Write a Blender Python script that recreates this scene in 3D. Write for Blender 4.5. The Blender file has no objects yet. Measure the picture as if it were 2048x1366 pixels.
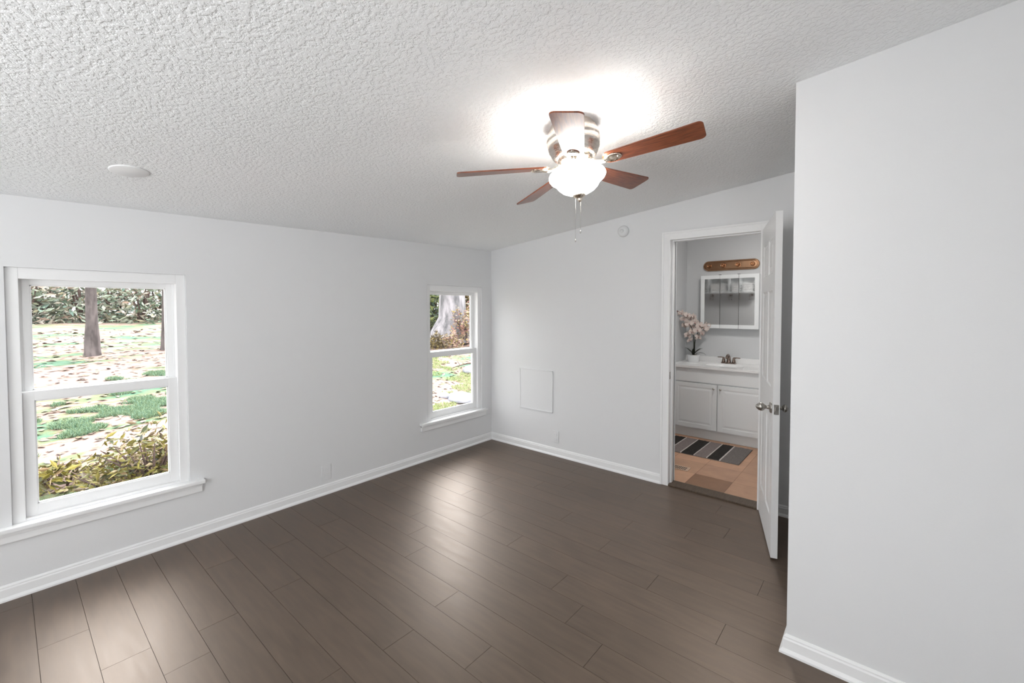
import bpy, bmesh, math, random
from mathutils import Vector, Matrix
random.seed(7)
S = bpy.context.scene
COL = S.collection
PI = math.pi

# ------------------------------------------------------------------ camera
F_PX, YAW, PITCH, ROLL, PPY = 872.52, -0.7071, -0.0290, -0.0009, 641.23
CAM = Vector((3.356, -3.5708, 1.476))
_fw = Vector((math.sin(YAW)*math.cos(PITCH), math.cos(YAW)*math.cos(PITCH), math.sin(PITCH)))
_rt = Vector((math.cos(YAW), -math.sin(YAW), 0))
_up = _rt.cross(_fw)
_r2 = _rt*math.cos(ROLL) + _up*math.sin(ROLL)
_u2 = -_rt*math.sin(ROLL) + _up*math.cos(ROLL)
cam_d = bpy.data.cameras.new('camera')
cam = bpy.data.objects.new('camera', cam_d)
COL.objects.link(cam)
cam_d.sensor_width = 36
cam_d.lens = F_PX/2048*36
cam_d.shift_y = (PPY-683)/2048
cam_d.clip_start = 0.02
cam.matrix_world = Matrix(((_r2.x, _u2.x, -_fw.x, CAM.x), (_r2.y, _u2.y, -_fw.y, CAM.y),
                           (_r2.z, _u2.z, -_fw.z, CAM.z), (0, 0, 0, 1)))
S.camera = cam

# ------------------------------------------------------------------ light
S.view_settings.view_transform = 'Standard'
S.view_settings.look = 'None'
S.view_settings.gamma = 1
S.view_settings.exposure = 0.05
SKY = 3.8
GLOW = 12.5
SUN = 2.0
REAR_FILL = 62
SIDE_FILL = 30
GLOBE = 29
BULB = 4.0
BATH_FILL = 72.0
RECESS_FILL = 32.0
world = bpy.data.worlds.new('world')
S.world = world
world.use_nodes = True
bg = world.node_tree.nodes['Background']
bg.inputs[0].default_value = (0.985, 0.995, 1.0, 1)
wn = world.node_tree
w_tc = wn.nodes.new('ShaderNodeTexCoord')
w_dot = wn.nodes.new('ShaderNodeVectorMath')
w_dot.operation = 'DOT_PRODUCT'
wn.links.new(w_tc.outputs['Generated'], w_dot.inputs[0])
w_dot.inputs[1].default_value = Vector((-0.55, 0.62, 0.85)).normalized()
w_max = wn.nodes.new('ShaderNodeMath')
w_max.operation = 'MAXIMUM'
wn.links.new(w_dot.outputs['Value'], w_max.inputs[0])
w_max.inputs[1].default_value = 0.0
w_pow = wn.nodes.new('ShaderNodeMath')
w_pow.operation = 'POWER'
wn.links.new(w_max.outputs[0], w_pow.inputs[0])
w_pow.inputs[1].default_value = 4.0
w_ma = wn.nodes.new('ShaderNodeMath')
w_ma.operation = 'MULTIPLY_ADD'
wn.links.new(w_pow.outputs[0], w_ma.inputs[0])
w_ma.inputs[1].default_value = GLOW      # sky lobe added to brighten the floor reflections
w_ma.inputs[2].default_value = SKY
wn.links.new(w_ma.outputs[0], bg.inputs[1])


def lamp(name, kind, loc, rot, energy, size=None, size_y=None, color=(1, 1, 1), portal=False):
    d = bpy.data.lights.new(name, kind)
    d.energy = energy
    d.color = color
    if size is not None and kind == 'AREA':
        d.shape = 'RECTANGLE'
        d.size = size
        d.size_y = size_y or size
        if portal:
            d.cycles.is_portal = True
    if kind == 'SUN':
        d.angle = math.radians(1.5)
    o = bpy.data.objects.new(name, d)
    COL.objects.link(o)
    o.location = loc
    o.rotation_euler = rot
    return o


lamp('sunlight', 'SUN', (6, -3, 8), (math.radians(8), math.radians(42), 0), SUN, color=(1, 0.95, 0.88))
# fill light added at a made-up rear window, behind the camera
lamp('rear_fill_light', 'AREA', (2.2, -6.02, 1.15), (math.radians(152), 0, 0), REAR_FILL, 2.3, 1.6, (0.975, 0.99, 1.0))
# second fill light, added at an invented window in the right wall
lamp('side_fill_light', 'AREA', (4.56, -4.75, 1.30), (0, math.radians(90), 0), SIDE_FILL, 1.0, 0.9, (0.975, 0.99, 1.0))
lamp('window_portal', 'AREA', (-0.16, -3.185, 1.03), (0, math.radians(-90), 0), 1, 1.3, 0.72, portal=True)
lamp('window_portal', 'AREA', (-0.16, -0.526, 1.03), (0, math.radians(-90), 0), 1, 1.3, 0.72, portal=True)

# ------------------------------------------------------------------ materials


def new_mat(name):
    m = bpy.data.materials.new(name)
    m.use_nodes = True
    nt = m.node_tree
    b = nt.nodes['Principled BSDF']
    return m, nt, b


def setin(b, **kw):
    names = dict(color='Base Color', rough='Roughness', metal='Metallic', spec='Specular IOR Level', ior='IOR',
                 coat='Coat Weight', coatr='Coat Roughness', sheen='Sheen Weight')
    for k, v in kw.items():
        i = b.inputs[names[k]]
        i.default_value = (v[0], v[1], v[2], 1) if k == 'color' else v


def N(nt, t, **kw):
    n = nt.nodes.new(t)
    for k, v in kw.items():
        if k in n.inputs.keys():
            n.inputs[k].default_value = v
        else:
            setattr(n, k, v)
    return n


def noise(nt, scale, detail=3, rough=0.5, vec=None, stretch=None):
    n = nt.nodes.new('ShaderNodeTexNoise')
    n.inputs['Scale'].default_value = scale
    n.inputs['Detail'].default_value = detail
    n.inputs['Roughness'].default_value = rough
    tc = nt.nodes.new('ShaderNodeTexCoord')
    src = tc.outputs['Object']
    if stretch:
        mp = nt.nodes.new('ShaderNodeMapping')
        mp.inputs['Scale'].default_value = stretch
        nt.links.new(src, mp.inputs['Vector'])
        src = mp.outputs['Vector']
    nt.links.new(src, n.inputs['Vector'])
    return n


def ramp(nt, src, stops):
    r = nt.nodes.new('ShaderNodeValToRGB')
    el = r.color_ramp.elements
    while len(el) > 1:
        el.remove(el[-1])
    el[0].position = stops[0][0]
    c = stops[0][1]
    el[0].color = (c[0], c[1], c[2], 1) if hasattr(c, '__len__') else (c, c, c, 1)
    for p_, c in stops[1:]:
        e = el.new(p_)
        e.color = (c[0], c[1], c[2], 1) if hasattr(c, '__len__') else (c, c, c, 1)
    nt.links.new(src, r.inputs['Fac'])
    return r


def bump(nt, b, src, strength, dist):
    bp = nt.nodes.new('ShaderNodeBump')
    bp.inputs['Strength'].default_value = strength
    bp.inputs['Distance'].default_value = dist
    nt.links.new(src, bp.inputs['Height'])
    nt.links.new(bp.outputs['Normal'], b.inputs['Normal'])
    return bp


def paint(name, color, rough=0.55, bs=0.15, scale=140, spec=0.4):
    m, nt, b = new_mat(name)
    setin(b, color=color, rough=rough, spec=spec)
    n = noise(nt, scale, 3)
    bump(nt, b, n.outputs['Fac'], bs, 0.002)
    return m


def metal(name, color, rough=0.3, brush=False):
    m, nt, b = new_mat(name)
    setin(b, color=color, rough=rough, metal=1.0)
    n = noise(nt, 60, 2, stretch=(1, 1, 25) if brush else None)
    r = ramp(nt, n.outputs['Fac'], [(0.3, max(rough-0.06, 0.02)), (0.7, rough+0.1)])
    nt.links.new(r.outputs['Color'], b.inputs['Roughness'])
    if brush:
        bump(nt, b, n.outputs['Fac'], 0.12, 0.001)
    return m


def varied(name, c1, c2, scale, rough=0.6, bs=0.2, stretch=None, spec=0.3):
    m, nt, b = new_mat(name)
    setin(b, rough=rough, spec=spec)
    n = noise(nt, scale, 4, 0.6, stretch=stretch)
    r = ramp(nt, n.outputs['Fac'], [(0.35, c1), (0.65, c2)])
    nt.links.new(r.outputs['Color'], b.inputs['Base Color'])
    bump(nt, b, n.outputs['Fac'], bs, 0.003)
    return m


M = {}
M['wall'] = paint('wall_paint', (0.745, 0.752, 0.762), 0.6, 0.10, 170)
M['trim'] = paint('trim_paint', (0.84, 0.845, 0.85), 0.35, 0.05, 60)
M['sash'] = paint('window_vinyl', (0.86, 0.865, 0.87), 0.35, 0.03, 60)
M['door'] = paint('door_paint', (0.84, 0.845, 0.85), 0.35, 0.06, 90)
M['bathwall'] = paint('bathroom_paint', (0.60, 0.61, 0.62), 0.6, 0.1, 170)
M['vanity'] = paint('vanity_paint', (0.78, 0.80, 0.81), 0.4, 0.05, 80)
M['counter'] = paint('cultured_marble', (0.82, 0.82, 0.82), 0.2, 0.02, 30)
M['plastic'] = paint('white_plastic', (0.83, 0.835, 0.84), 0.4, 0.02, 60)
M['slot'] = paint('dark_slot', (0.05, 0.05, 0.05), 0.6, 0.0, 60)
M['gap'] = paint('dark_gap', (0.028, 0.020, 0.015), 0.8, 0.0, 60)
M['nickel'] = metal('brushed_nickel', (0.72, 0.66, 0.60), 0.24, True)
M['knob'] = metal('aged_nickel', (0.42, 0.40, 0.37), 0.28)
M['arm'] = metal('fan_arm_metal', (0.80, 0.72, 0.62), 0.25)
m, nt, b = new_mat('aged_copper_brass')
setin(b, rough=0.26, metal=1.0)
nn = noise(nt, 5, 2)
rn = ramp(nt, nn.outputs['Fac'], [(0.35, (0.36, 0.20, 0.115)), (0.65, (0.50, 0.30, 0.18))])
nt.links.new(rn.outputs['Color'], b.inputs['Base Color'])
M['brass'] = m
M['bronze'] = metal('dark_bronze', (0.26, 0.20, 0.17), 0.28)
M['mirror'] = metal('mirror_silver', (0.86, 0.87, 0.87), 0.02)
M['pot'] = paint('white_ceramic', (0.78, 0.79, 0.80), 0.3, 0.02, 40)
M['stem'] = varied('orchid_stem', (0.012, 0.014, 0.01), (0.03, 0.035, 0.02), 40, 0.4)
M['petal'] = varied('orchid_petal', (0.54, 0.45, 0.41), (0.70, 0.62, 0.58), 60, 0.55)
M['petalc'] = varied('orchid_centre', (0.45, 0.28, 0.26), (0.6, 0.42, 0.38), 80, 0.5)
M['bud'] = varied('orchid_bud', (0.12, 0.08, 0.08), (0.25, 0.18, 0.17), 60, 0.5)
M['towel'] = varied('white_towel', (0.74, 0.74, 0.74), (0.82, 0.82, 0.82), 120, 0.9, 0.6)
M['moss'] = varied('pot_moss', (0.2, 0.2, 0.15), (0.4, 0.4, 0.33), 90, 0.9, 0.8)
M['vent'] = paint('vent_metal', (0.62, 0.45, 0.34), 0.4, 0.02, 60)

# textured ceiling
m, nt, b = new_mat('textured_ceiling')
setin(b, color=(0.92, 0.935, 0.945), rough=0.75, spec=0.2)
n1 = noise(nt, 62, 3, 0.55)
n2 = noise(nt, 150, 2, 0.6)
r1 = ramp(nt, n1.outputs['Fac'], [(0.40, 0.0), (0.47, 0.55), (0.56, 1.0)])
mx = nt.nodes.new('ShaderNodeMath')
mx.operation = 'MULTIPLY_ADD'
nt.links.new(n2.outputs['Fac'], mx.inputs[0])
mx.inputs[1].default_value = 0.5
nt.links.new(r1.outputs['Color'], mx.inputs[2])
bump(nt, b, mx.outputs[0], 0.8, 0.0022)
M['ceiling'] = m

# floor planks (colour per plank comes from the mesh attribute "plank")
m, nt, b = new_mat('laminate_planks')
at = nt.nodes.new('ShaderNodeAttribute')
at.attribute_name = 'plank'
mp = nt.nodes.new('ShaderNodeMapping')
mp.inputs['Scale'].default_value = (2.0, 14, 1)
tc = nt.nodes.new('ShaderNodeTexCoord')
addv = nt.nodes.new('ShaderNodeVectorMath')
addv.operation = 'MULTIPLY_ADD'
nt.links.new(at.outputs['Color'], addv.inputs[0])
addv.inputs[1].default_value = (37, 53, 11)
nt.links.new(tc.outputs['Object'], addv.inputs[2])
nt.links.new(addv.outputs[0], mp.inputs['Vector'])
ng = nt.nodes.new('ShaderNodeTexNoise')
ng.inputs['Scale'].default_value = 2.6
ng.inputs['Detail'].default_value = 6
ng.inputs['Roughness'].default_value = 0.5
nt.links.new(mp.outputs['Vector'], ng.inputs['Vector'])
ngf = nt.nodes.new('ShaderNodeTexNoise')
ngf.inputs['Scale'].default_value = 55
ngf.inputs['Detail'].default_value = 3
nt.links.new(addv.outputs[0], ngf.inputs['Vector'])
rg = ramp(nt, ng.outputs['Fac'], [(0.30, (0.040, 0.026, 0.0175)), (0.70, (0.078, 0.053, 0.037))])
hsv = nt.nodes.new('ShaderNodeHueSaturation')
nt.links.new(rg.outputs['Color'], hsv.inputs['Color'])
sp = nt.nodes.new('ShaderNodeSeparateColor')
nt.links.new(at.outputs['Color'], sp.inputs[0])
mr = nt.nodes.new('ShaderNodeMapRange')
mr.inputs['To Min'].default_value = 0.88
mr.inputs['To Max'].default_value = 1.12
nt.links.new(sp.outputs[0], mr.inputs['Value'])
nt.links.new(mr.outputs[0], hsv.inputs['Value'])
nt.links.new(hsv.outputs['Color'], b.inputs['Base Color'])
setin(b, rough=0.27, spec=1.0, ior=1.65)
b.inputs['Specular Tint'].default_value = (1.0, 0.82, 0.68, 1)
rr = ramp(nt, ng.outputs['Fac'], [(0.3, 0.40), (0.7, 0.46)])
nt.links.new(rr.outputs['Color'], b.inputs['Roughness'])
bb = bump(nt, b, ngf.outputs['Fac'], 0.04, 0.001)
M['plank'] = m

# bathroom tiles
m, nt, b = new_mat('bathroom_tile')
at = nt.nodes.new('ShaderNodeAttribute')
at.attribute_name = 'tile'
nn = noise(nt, 9, 4)
rn = ramp(nt, nn.outputs['Fac'], [(0.3, 0.88), (0.7, 1.06)])
mxx = nt.nodes.new('ShaderNodeMix')
mxx.data_type = 'RGBA'
mxx.blend_type = 'MULTIPLY'
mxx.inputs['Factor'].default_value = 1
nt.links.new(at.outputs['Color'], mxx.inputs['A'])
nt.links.new(rn.outputs['Color'], mxx.inputs['B'])
nt.links.new(mxx.outputs['Result'], b.inputs['Base Color'])
setin(b, rough=0.4, spec=0.4)
M['tile'] = m
M['threshold'] = varied('threshold_wood', (0.065, 0.045, 0.030), (0.10, 0.072, 0.05), 12, 0.4, 0.1, (8, 1, 1))

# glossy cherry fan blades
m, nt, b = new_mat('cherry_wood_blade')
nn = noise(nt, 14, 6, 0.65, stretch=(0.7, 7, 1))
rn = ramp(nt, nn.outputs['Fac'], [(0.3, (0.10, 0.024, 0.009)), (0.55, (0.24, 0.062, 0.022)), (0.75, (0.36, 0.115, 0.042))])
nt.links.new(rn.outputs['Color'], b.inputs['Base Color'])
setin(b, rough=0.35, spec=0.5, coat=0.35, coatr=0.15)
M['blade'] = m

# glowing frosted bowl
m, nt, b = new_mat('frosted_glass_bowl_lit')
setin(b, color=(0.9, 0.88, 0.85), rough=0.4)
b.inputs['Emission Color'].default_value = (1.0, 0.98, 0.95, 1)
b.inputs['Emission Strength'].default_value = GLOBE
M['globe'] = m

# diffuser of the unseen fill light added to the bathroom
m, nt, b = new_mat('bathroom_fill_diffuser')
setin(b, color=(0.9, 0.9, 0.9), rough=0.4)
b.inputs['Emission Color'].default_value = (1.0, 0.97, 0.93, 1)
b.inputs['Emission Strength'].default_value = BATH_FILL
M['diffuser'] = m
m = m.copy()  # same diffuser for the unseen lamp added in the recess
m.name = 'recess_fill_diffuser'
m.node_tree.nodes['Principled BSDF'].inputs['Emission Strength'].default_value = RECESS_FILL
M['recess_fill'] = m

# window glass
m = bpy.data.materials.new('window_glass')
m.use_nodes = True
nt = m.node_tree
nt.nodes.clear()
out = nt.nodes.new('ShaderNodeOutputMaterial')
mixs = nt.nodes.new('ShaderNodeMixShader')
tr = nt.nodes.new('ShaderNodeBsdfTransparent')
gl = nt.nodes.new('ShaderNodeBsdfGlossy')
gl.inputs['Roughness'].default_value = 0.02
lw = nt.nodes.new('ShaderNodeLayerWeight')
lw.inputs['Blend'].default_value = 0.5
fp = nt.nodes.new('ShaderNodeMath')
fp.operation = 'POWER'
fp.inputs[1].default_value = 5.0
nt.links.new(lw.outputs['Facing'], fp.inputs[0])
fr = nt.nodes.new('ShaderNodeMath')
fr.operation = 'MULTIPLY_ADD'
fr.inputs[1].default_value = 0.6
fr.inputs[2].default_value = 0.025
nt.links.new(fp.outputs[0], fr.inputs[0])
nt.links.new(fr.outputs[0], mixs.inputs[0])
nt.links.new(tr.outputs[0], mixs.inputs[1])
nt.links.new(gl.outputs[0], mixs.inputs[2])
nt.links.new(mixs.outputs[0], out.inputs[0])
M['glass'] = m

# rug stripes materials
M['rug_dark'] = varied('rug_black_pile', (0.012, 0.011, 0.010), (0.045, 0.04, 0.036), 130, 0.95, 1.0)
M['rug_mauve'] = varied('rug_mauve_pile', (0.17, 0.14, 0.135), (0.27, 0.23, 0.22), 130, 0.95, 1.0)
M['rug_grey'] = varied('rug_grey_pile', (0.13, 0.115, 0.108), (0.22, 0.20, 0.19), 130, 0.95, 1.0)
M['rug_cream'] = varied('rug_cream_pile', (0.50, 0.46, 0.43), (0.66, 0.62, 0.58), 130, 0.95, 1.0)

# outdoors
M['bark'] = varied('brown_bark', (0.052, 0.044, 0.044), (0.140, 0.120, 0.120), 14, 0.9, 1.0, (1, 1, 0.25))
M['palebark'] = varied('pale_bark', (0.090, 0.090, 0.096), (0.300, 0.284, 0.304), 6, 0.9, 1.0, (1, 1, 0.3))
M['darktwig'] = varied('dark_twig', (0.05, 0.035, 0.03), (0.12, 0.08, 0.07), 30, 0.9, 0.5)
M['stone'] = varied('grey_stone', (0.180, 0.186, 0.220), (0.340, 0.346, 0.390), 5, 0.85, 1.0)


def leafmat(name, cols, spec=0.3):
    """leaf colour differs leaf by leaf (random per mesh island)"""
    m, nt, b = new_mat(name)
    g = nt.nodes.new('ShaderNodeNewGeometry')
    st = [(i/max(len(cols)-1, 1), c) for i, c in enumerate(cols)]
    r = ramp(nt, g.outputs['Random Per Island'], st)
    nt.links.new(r.outputs['Color'], b.inputs['Base Color'])
    setin(b, rough=0.6, spec=spec)
    b.inputs['Transmission Weight'].default_value = 0.0
    return m


M['leaf_olive'] = leafmat('olive_leaves', [(0.10, 0.085, 0.014), (0.19, 0.165, 0.03), (0.055, 0.066, 0.03), (0.27, 0.23, 0.055), (0.035, 0.045, 0.04), (0.20, 0.135, 0.07), (0.33, 0.27, 0.16)])
M['leaf_far'] = leafmat('far_foliage_leaves', [(0.42, 0.38, 0.34), (0.16, 0.21, 0.15), (0.30, 0.33, 0.27), (0.072, 0.120, 0.078), (0.156, 0.200, 0.142), (0.214, 0.186, 0.114), (0.086, 0.156, 0.130), (0.322, 0.228, 0.178), (0.428, 0.392, 0.344), (0.058, 0.094, 0.078)])
M['leaf_green'] = leafmat('green_leaves', [(0.076, 0.110, 0.028), (0.164, 0.196, 0.054), (0.032, 0.066, 0.050), (0.218, 0.228, 0.088), (0.028, 0.054, 0.044)])
M['leaf_pink'] = leafmat('pink_leaves', [(0.274, 0.120, 0.098), (0.338, 0.228, 0.174), (0.174, 0.088, 0.088), (0.328, 0.262, 0.164), (0.196, 0.154, 0.032), (0.372, 0.306, 0.274)])
M['leaf_brown'] = leafmat('brown_olive_leaves', [(0.088, 0.060, 0.016), (0.142, 0.104, 0.028), (0.054, 0.038, 0.022), (0.164, 0.120, 0.044)])
M['leaf_litter'] = leafmat('fallen_leaves', [(0.164, 0.120, 0.088), (0.284, 0.196, 0.154), (0.098, 0.072, 0.054), (0.246, 0.218, 0.110), (0.382, 0.328, 0.284)])
M['grassblade'] = leafmat('grass_blades', [(0.114, 0.214, 0.142), (0.186, 0.286, 0.200), (0.214, 0.272, 0.130), (0.086, 0.172, 0.130)])
M['grasslight'] = leafmat('light_grass_blades', [(0.256, 0.328, 0.114), (0.328, 0.386, 0.172), (0.214, 0.286, 0.100), (0.370, 0.400, 0.228)])

m, nt, b = new_mat('leaf_strewn_lawn')
tc = nt.nodes.new('ShaderNodeTexCoord')
mpn = nt.nodes.new('ShaderNodeMapping')
mpn.inputs['Scale'].default_value = (1.3, 0.45, 1)
nt.links.new(tc.outputs['Object'], mpn.inputs['Vector'])
na = nt.nodes.new('ShaderNodeTexNoise')
na.inputs['Scale'].default_value = 1.1
na.inputs['Detail'].default_value = 7
na.inputs['Roughness'].default_value = 0.68
nt.links.new(mpn.outputs['Vector'], na.inputs['Vector'])
ra = ramp(nt, na.outputs['Fac'], [(0.40, (0.08, 0.155, 0.104)), (0.475, (0.15, 0.165, 0.09)), (0.50, (0.245, 0.178, 0.152)), (0.60, (0.285, 0.215, 0.192))])
nb = noise(nt, 9, 6, 0.7, stretch=(1, 0.5, 1))
rb = ramp(nt, nb.outputs['Fac'], [(0.34, (0.50, 0.42, 0.36)), (0.46, (1, 1, 1))])
mm = nt.nodes.new('ShaderNodeMix')
mm.data_type = 'RGBA'
mm.blend_type = 'MULTIPLY'
mm.inputs['Factor'].default_value = 0.9
nt.links.new(ra.outputs['Color'], mm.inputs['A'])
nt.links.new(rb.outputs['Color'], mm.inputs['B'])
nt.links.new(mm.outputs['Result'], b.inputs['Base Color'])
setin(b, rough=0.9, spec=0.1)
bump(nt, b, nb.outputs['Fac'], 0.6, 0.05)
M['lawn'] = m

# ------------------------------------------------------------------ mesh helpers


class MB:
    def __init__(self):
        self.bm = bmesh.new()

    def face(self, pts, mi=0, smooth=False):
        vs = [self.bm.verts.new(p) for p in pts]
        f = self.bm.faces.new(vs)
        f.material_index = mi
        f.smooth = smooth
        return f

    def box(self, x0, x1, y0, y1, z0, z1, bev=0.0, mi=0, mat=None):
        bm = self.bm
        t = bmesh.new()
        r = bmesh.ops.create_cube(t, size=1)
        for v in t.verts:
            v.co = Vector((x0+(v.co.x+.5)*(x1-x0), y0+(v.co.y+.5)*(y1-y0), z0+(v.co.z+.5)*(z1-z0)))
        if bev > 0:
            bmesh.ops.bevel(t, geom=t.edges[:], offset=bev, segments=2, affect='EDGES', profile=0.7)
        self.merge(t, mi, mat)
        return self

    def merge(self, t, mi=0, mat=None, smooth=None):
        vm = {}
        for v in t.verts:
            co = v.co if mat is None else mat @ v.co
            vm[v] = self.bm.verts.new(co)
        for f in t.faces:
            try:
                nf = self.bm.faces.new([vm[v] for v in f.verts])
                nf.material_index = mi
                nf.smooth = f.smooth if smooth is None else smooth
            except ValueError:
                pass
        t.free()

    def prism(self, pts, z0, ztop, mi=0):
        """polygon pts (ccw) raised from z0 to ztop(x,y)"""
        lo = [self.bm.verts.new((x, y, z0)) for x, y in pts]
        hi = [self.bm.verts.new((x, y, ztop(x, y) if callable(ztop) else ztop)) for x, y in pts]
        n = len(pts)
        self.bm.faces.new(lo[::-1]).material_index = mi
        self.bm.faces.new(hi).material_index = mi
        for i in range(n):
            self.bm.faces.new((lo[i], lo[(i+1) % n], hi[(i+1) % n], hi[i])).material_index = mi
        return self

    def lathe(self, prof, seg=40, mi=0, mat=None, smooth=True, cap=True):
        """prof: list of (r,z) revolved about z"""
        t = bmesh.new()
        rings = []
        for r, z in prof:
            if r < 1e-6:
                rings.append([t.verts.new((0, 0, z))])
            else:
                rings.append([t.verts.new((r*math.cos(2*PI*k/seg), r*math.sin(2*PI*k/seg), z)) for k in range(seg)])
        for a, c in zip(rings, rings[1:]):
            for k in range(seg):
                k2 = (k+1) % seg
                if len(a) == 1 and len(c) == 1:
                    continue
                if len(a) == 1:
                    f = t.faces.new((a[0], c[k2], c[k]))
                elif len(c) == 1:
                    f = t.faces.new((a[k], a[k2], c[0]))
                else:
                    f = t.faces.new((a[k], a[k2], c[k2], c[k]))
                f.smooth = smooth
        if cap:
            for g in (rings[0], rings[-1]):
                if len(g) > 1:
                    t.faces.new(g)
        bmesh.ops.recalc_face_normals(t, faces=t.faces)
        self.merge(t, mi, mat)
        return self

    def tube(self, pts, rad, seg=8, mi=0, smooth=True, cap=True):
        pts = [Vector(p) for p in pts]
        rads = rad if hasattr(rad, '__len__') else [rad]*len(pts)
        rings = []
        prev = None
        for i, p in enumerate(pts):
            d = (pts[min(i+1, len(pts)-1)]-pts[max(i-1, 0)]).normalized()
            if prev is None:
                up = Vector((0, 0, 1)) if abs(d.z) < 0.9 else Vector((1, 0, 0))
                u = d.cross(up).normalized()
            else:
                u = (prev-d*prev.dot(d)).normalized()
            prev = u
            w = d.cross(u)
            rings.append([self.bm.verts.new(p+(u*math.cos(2*PI*k/seg)+w*math.sin(2*PI*k/seg))*rads[i]) for k in range(seg)])
        for a, c in zip(rings, rings[1:]):
            for k in range(seg):
                f = self.bm.faces.new((a[k], a[(k+1) % seg], c[(k+1) % seg], c[k]))
                f.material_index = mi
                f.smooth = smooth
        if cap:
            self.bm.faces.new(rings[0][::-1]).material_index = mi
            self.bm.faces.new(rings[-1]).material_index = mi
        return self

    def sweep(self, path, prof, mi=0, closed=False):
        """path: xy points; prof: (offset to the LEFT of travel, z) points; mitred"""
        P = [Vector((p[0], p[1])) for p in path]
        rows = []
        for i, p in enumerate(P):
            def nrm(a, c):
                d = (c-a).normalized()
                return Vector((-d.y, d.x))
            if i == 0:
                n = nrm(P[0], P[1])
                k = 1
            elif i == len(P)-1:
                n = nrm(P[-2], P[-1])
                k = 1
            else:
                n1, n2 = nrm(P[i-1], p), nrm(p, P[i+1])
                n = (n1+n2).normalized()
                k = 1/max(n.dot(n1), 0.2)
            rows.append([self.bm.verts.new((p.x+n.x*o*k, p.y+n.y*o*k, z)) for o, z in prof])
        m_ = len(prof)
        for a, c in zip(rows, rows[1:]):
            for j in range(m_):
                f = self.bm.faces.new((a[j], c[j], c[(j+1) % m_], a[(j+1) % m_]))
                f.material_index = mi
        self.bm.faces.new(rows[0])
        self.bm.faces.new(rows[-1][::-1])
        return self

    def build(self, name, mats, parent=None, recalc=True):
        if recalc:
            bmesh.ops.recalc_face_normals(self.bm, faces=self.bm.faces)
        me = bpy.data.meshes.new(name)
        self.bm.to_mesh(me)
        self.bm.free()
        if not isinstance(mats, (list, tuple)):
            mats = [mats]
        for mt in mats:
            me.materials.append(mt)
        o = bpy.data.objects.new(name, me)
        COL.objects.link(o)
        if parent is not None:
            o.parent = parent
        return o


def tag(o, label=None, cat=None, group=None, kind=None):
    if label:
        o['label'] = label
    if cat:
        o['category'] = cat
    if group:
        o['group'] = group
    if kind:
        o['kind'] = kind
    return o


def empty(name, loc=(0, 0, 0), rz=0.0):
    o = bpy.data.objects.new(name, None)
    COL.objects.link(o)
    o.empty_display_size = 0.05
    o.location = loc
    o.rotation_euler = (0, 0, rz)
    return o


def struct(o, label=None, cat=None):
    o['kind'] = 'structure'
    return tag(o, label, cat)


def cz(x, y):
    return 2.11+0.105*x+0.018*y


def czw(x, y):
    return cz(x, y)+0.02


# ------------------------------------------------------------------ room shell
XR, YF = 4.4, -5.6
W1 = (-3.559, -2.812)
W2 = (-0.900, -0.152)
WZ0, WZ1 = 0.352, 1.686
WZ1b = 1.702
TH = 0.14
b_ = MB()


def wseg(y0, y1, z0, ztop):
    b_.prism([(-TH, y0), (0, y0), (0, y1), (-TH, y1)], z0, ztop)


FZ = -0.02
wseg(YF-0.14, W1[0], FZ, czw)
wseg(W1[0], W1[1], FZ, WZ0)
wseg(W1[1], W2[0], FZ, czw)
wseg(W2[0], W2[1], FZ, WZ0)
wseg(W2[1], 0.0, FZ, czw)
for (y0, y1), zt in ((W1, WZ1), (W2, WZ1b)):
    b_.prism([(-TH, y0), (0, y0), (0, y1), (-TH, y1)], zt, czw)
struct(b_.build('wall_left', M['wall']), 'long white wall with the two garden windows', 'wall')

# back wall with the bathroom doorway; its room face is y=0
DX0, DX1, DH = 1.995, 2.688, 2.048
BT = 0.115
b_ = MB()
for x0, x1, z0 in ((-TH, DX0, FZ), (DX0, DX1, DH), (DX1, XR, FZ)):
    b_.prism([(x0, 0), (x1, 0), (x1, BT), (x0, BT)], z0, lambda x, y: 2.60)
wb = b_.build('wall_back', M['wall'])
struct(wb, 'white far wall with the bathroom doorway', 'wall')

PX, PY = 3.060, -1.412
b_ = MB()
b_.prism([(PX, PY), (XR, PY), (XR, PY+0.12), (PX, PY+0.12)], FZ, czw)
struct(b_.build('wall_partition', M['wall']), 'white wall in the right foreground', 'wall')
b_ = MB()
for y0, y1, z0, zt in ((YF-0.12, -5.2, FZ, czw), (-4.3, 0.0, FZ, czw), (-5.2, -4.3, FZ, 0.8), (-5.2, -4.3, 1.8, czw)):
    b_.prism([(XR, y0), (XR+0.12, y0), (XR+0.12, y1), (XR, y1)], z0, zt)
struct(b_.build('wall_right', M['wall']), 'white wall on the right side of the room', 'wall')
b_ = MB()
RW = (1.1, 3.3, 0.5, 2.0)
for x0, x1, z0, zt in ((0, RW[0], FZ, czw), (RW[1], XR, FZ, czw), (RW[0], RW[1], FZ, RW[2]), (RW[0], RW[1], RW[3], czw)):
    b_.prism([(x0, YF-0.12), (x1, YF-0.12), (x1, YF), (x0, YF)], z0, zt)
struct(b_.build('wall_front', M['wall']), 'white wall behind the camera with an added wide window for fill light', 'wall')
rw = MB()  # frame of the unseen rear window, added to carry fill light
for x0, x1, z0, z1 in ((RW[0], RW[0]+.05, RW[2], RW[3]), (RW[1]-.05, RW[1], RW[2], RW[3]), (RW[0], RW[1], RW[2], RW[2]+.05),
                       (RW[0], RW[1], RW[3]-.05, RW[3]), (2.175, 2.225, RW[2], RW[3])):
    rw.box(x0, x1, YF-0.08, YF-0.04, z0, z1, 0.003)
sw = MB()  # unseen side window, likewise added only for its fill light
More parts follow.
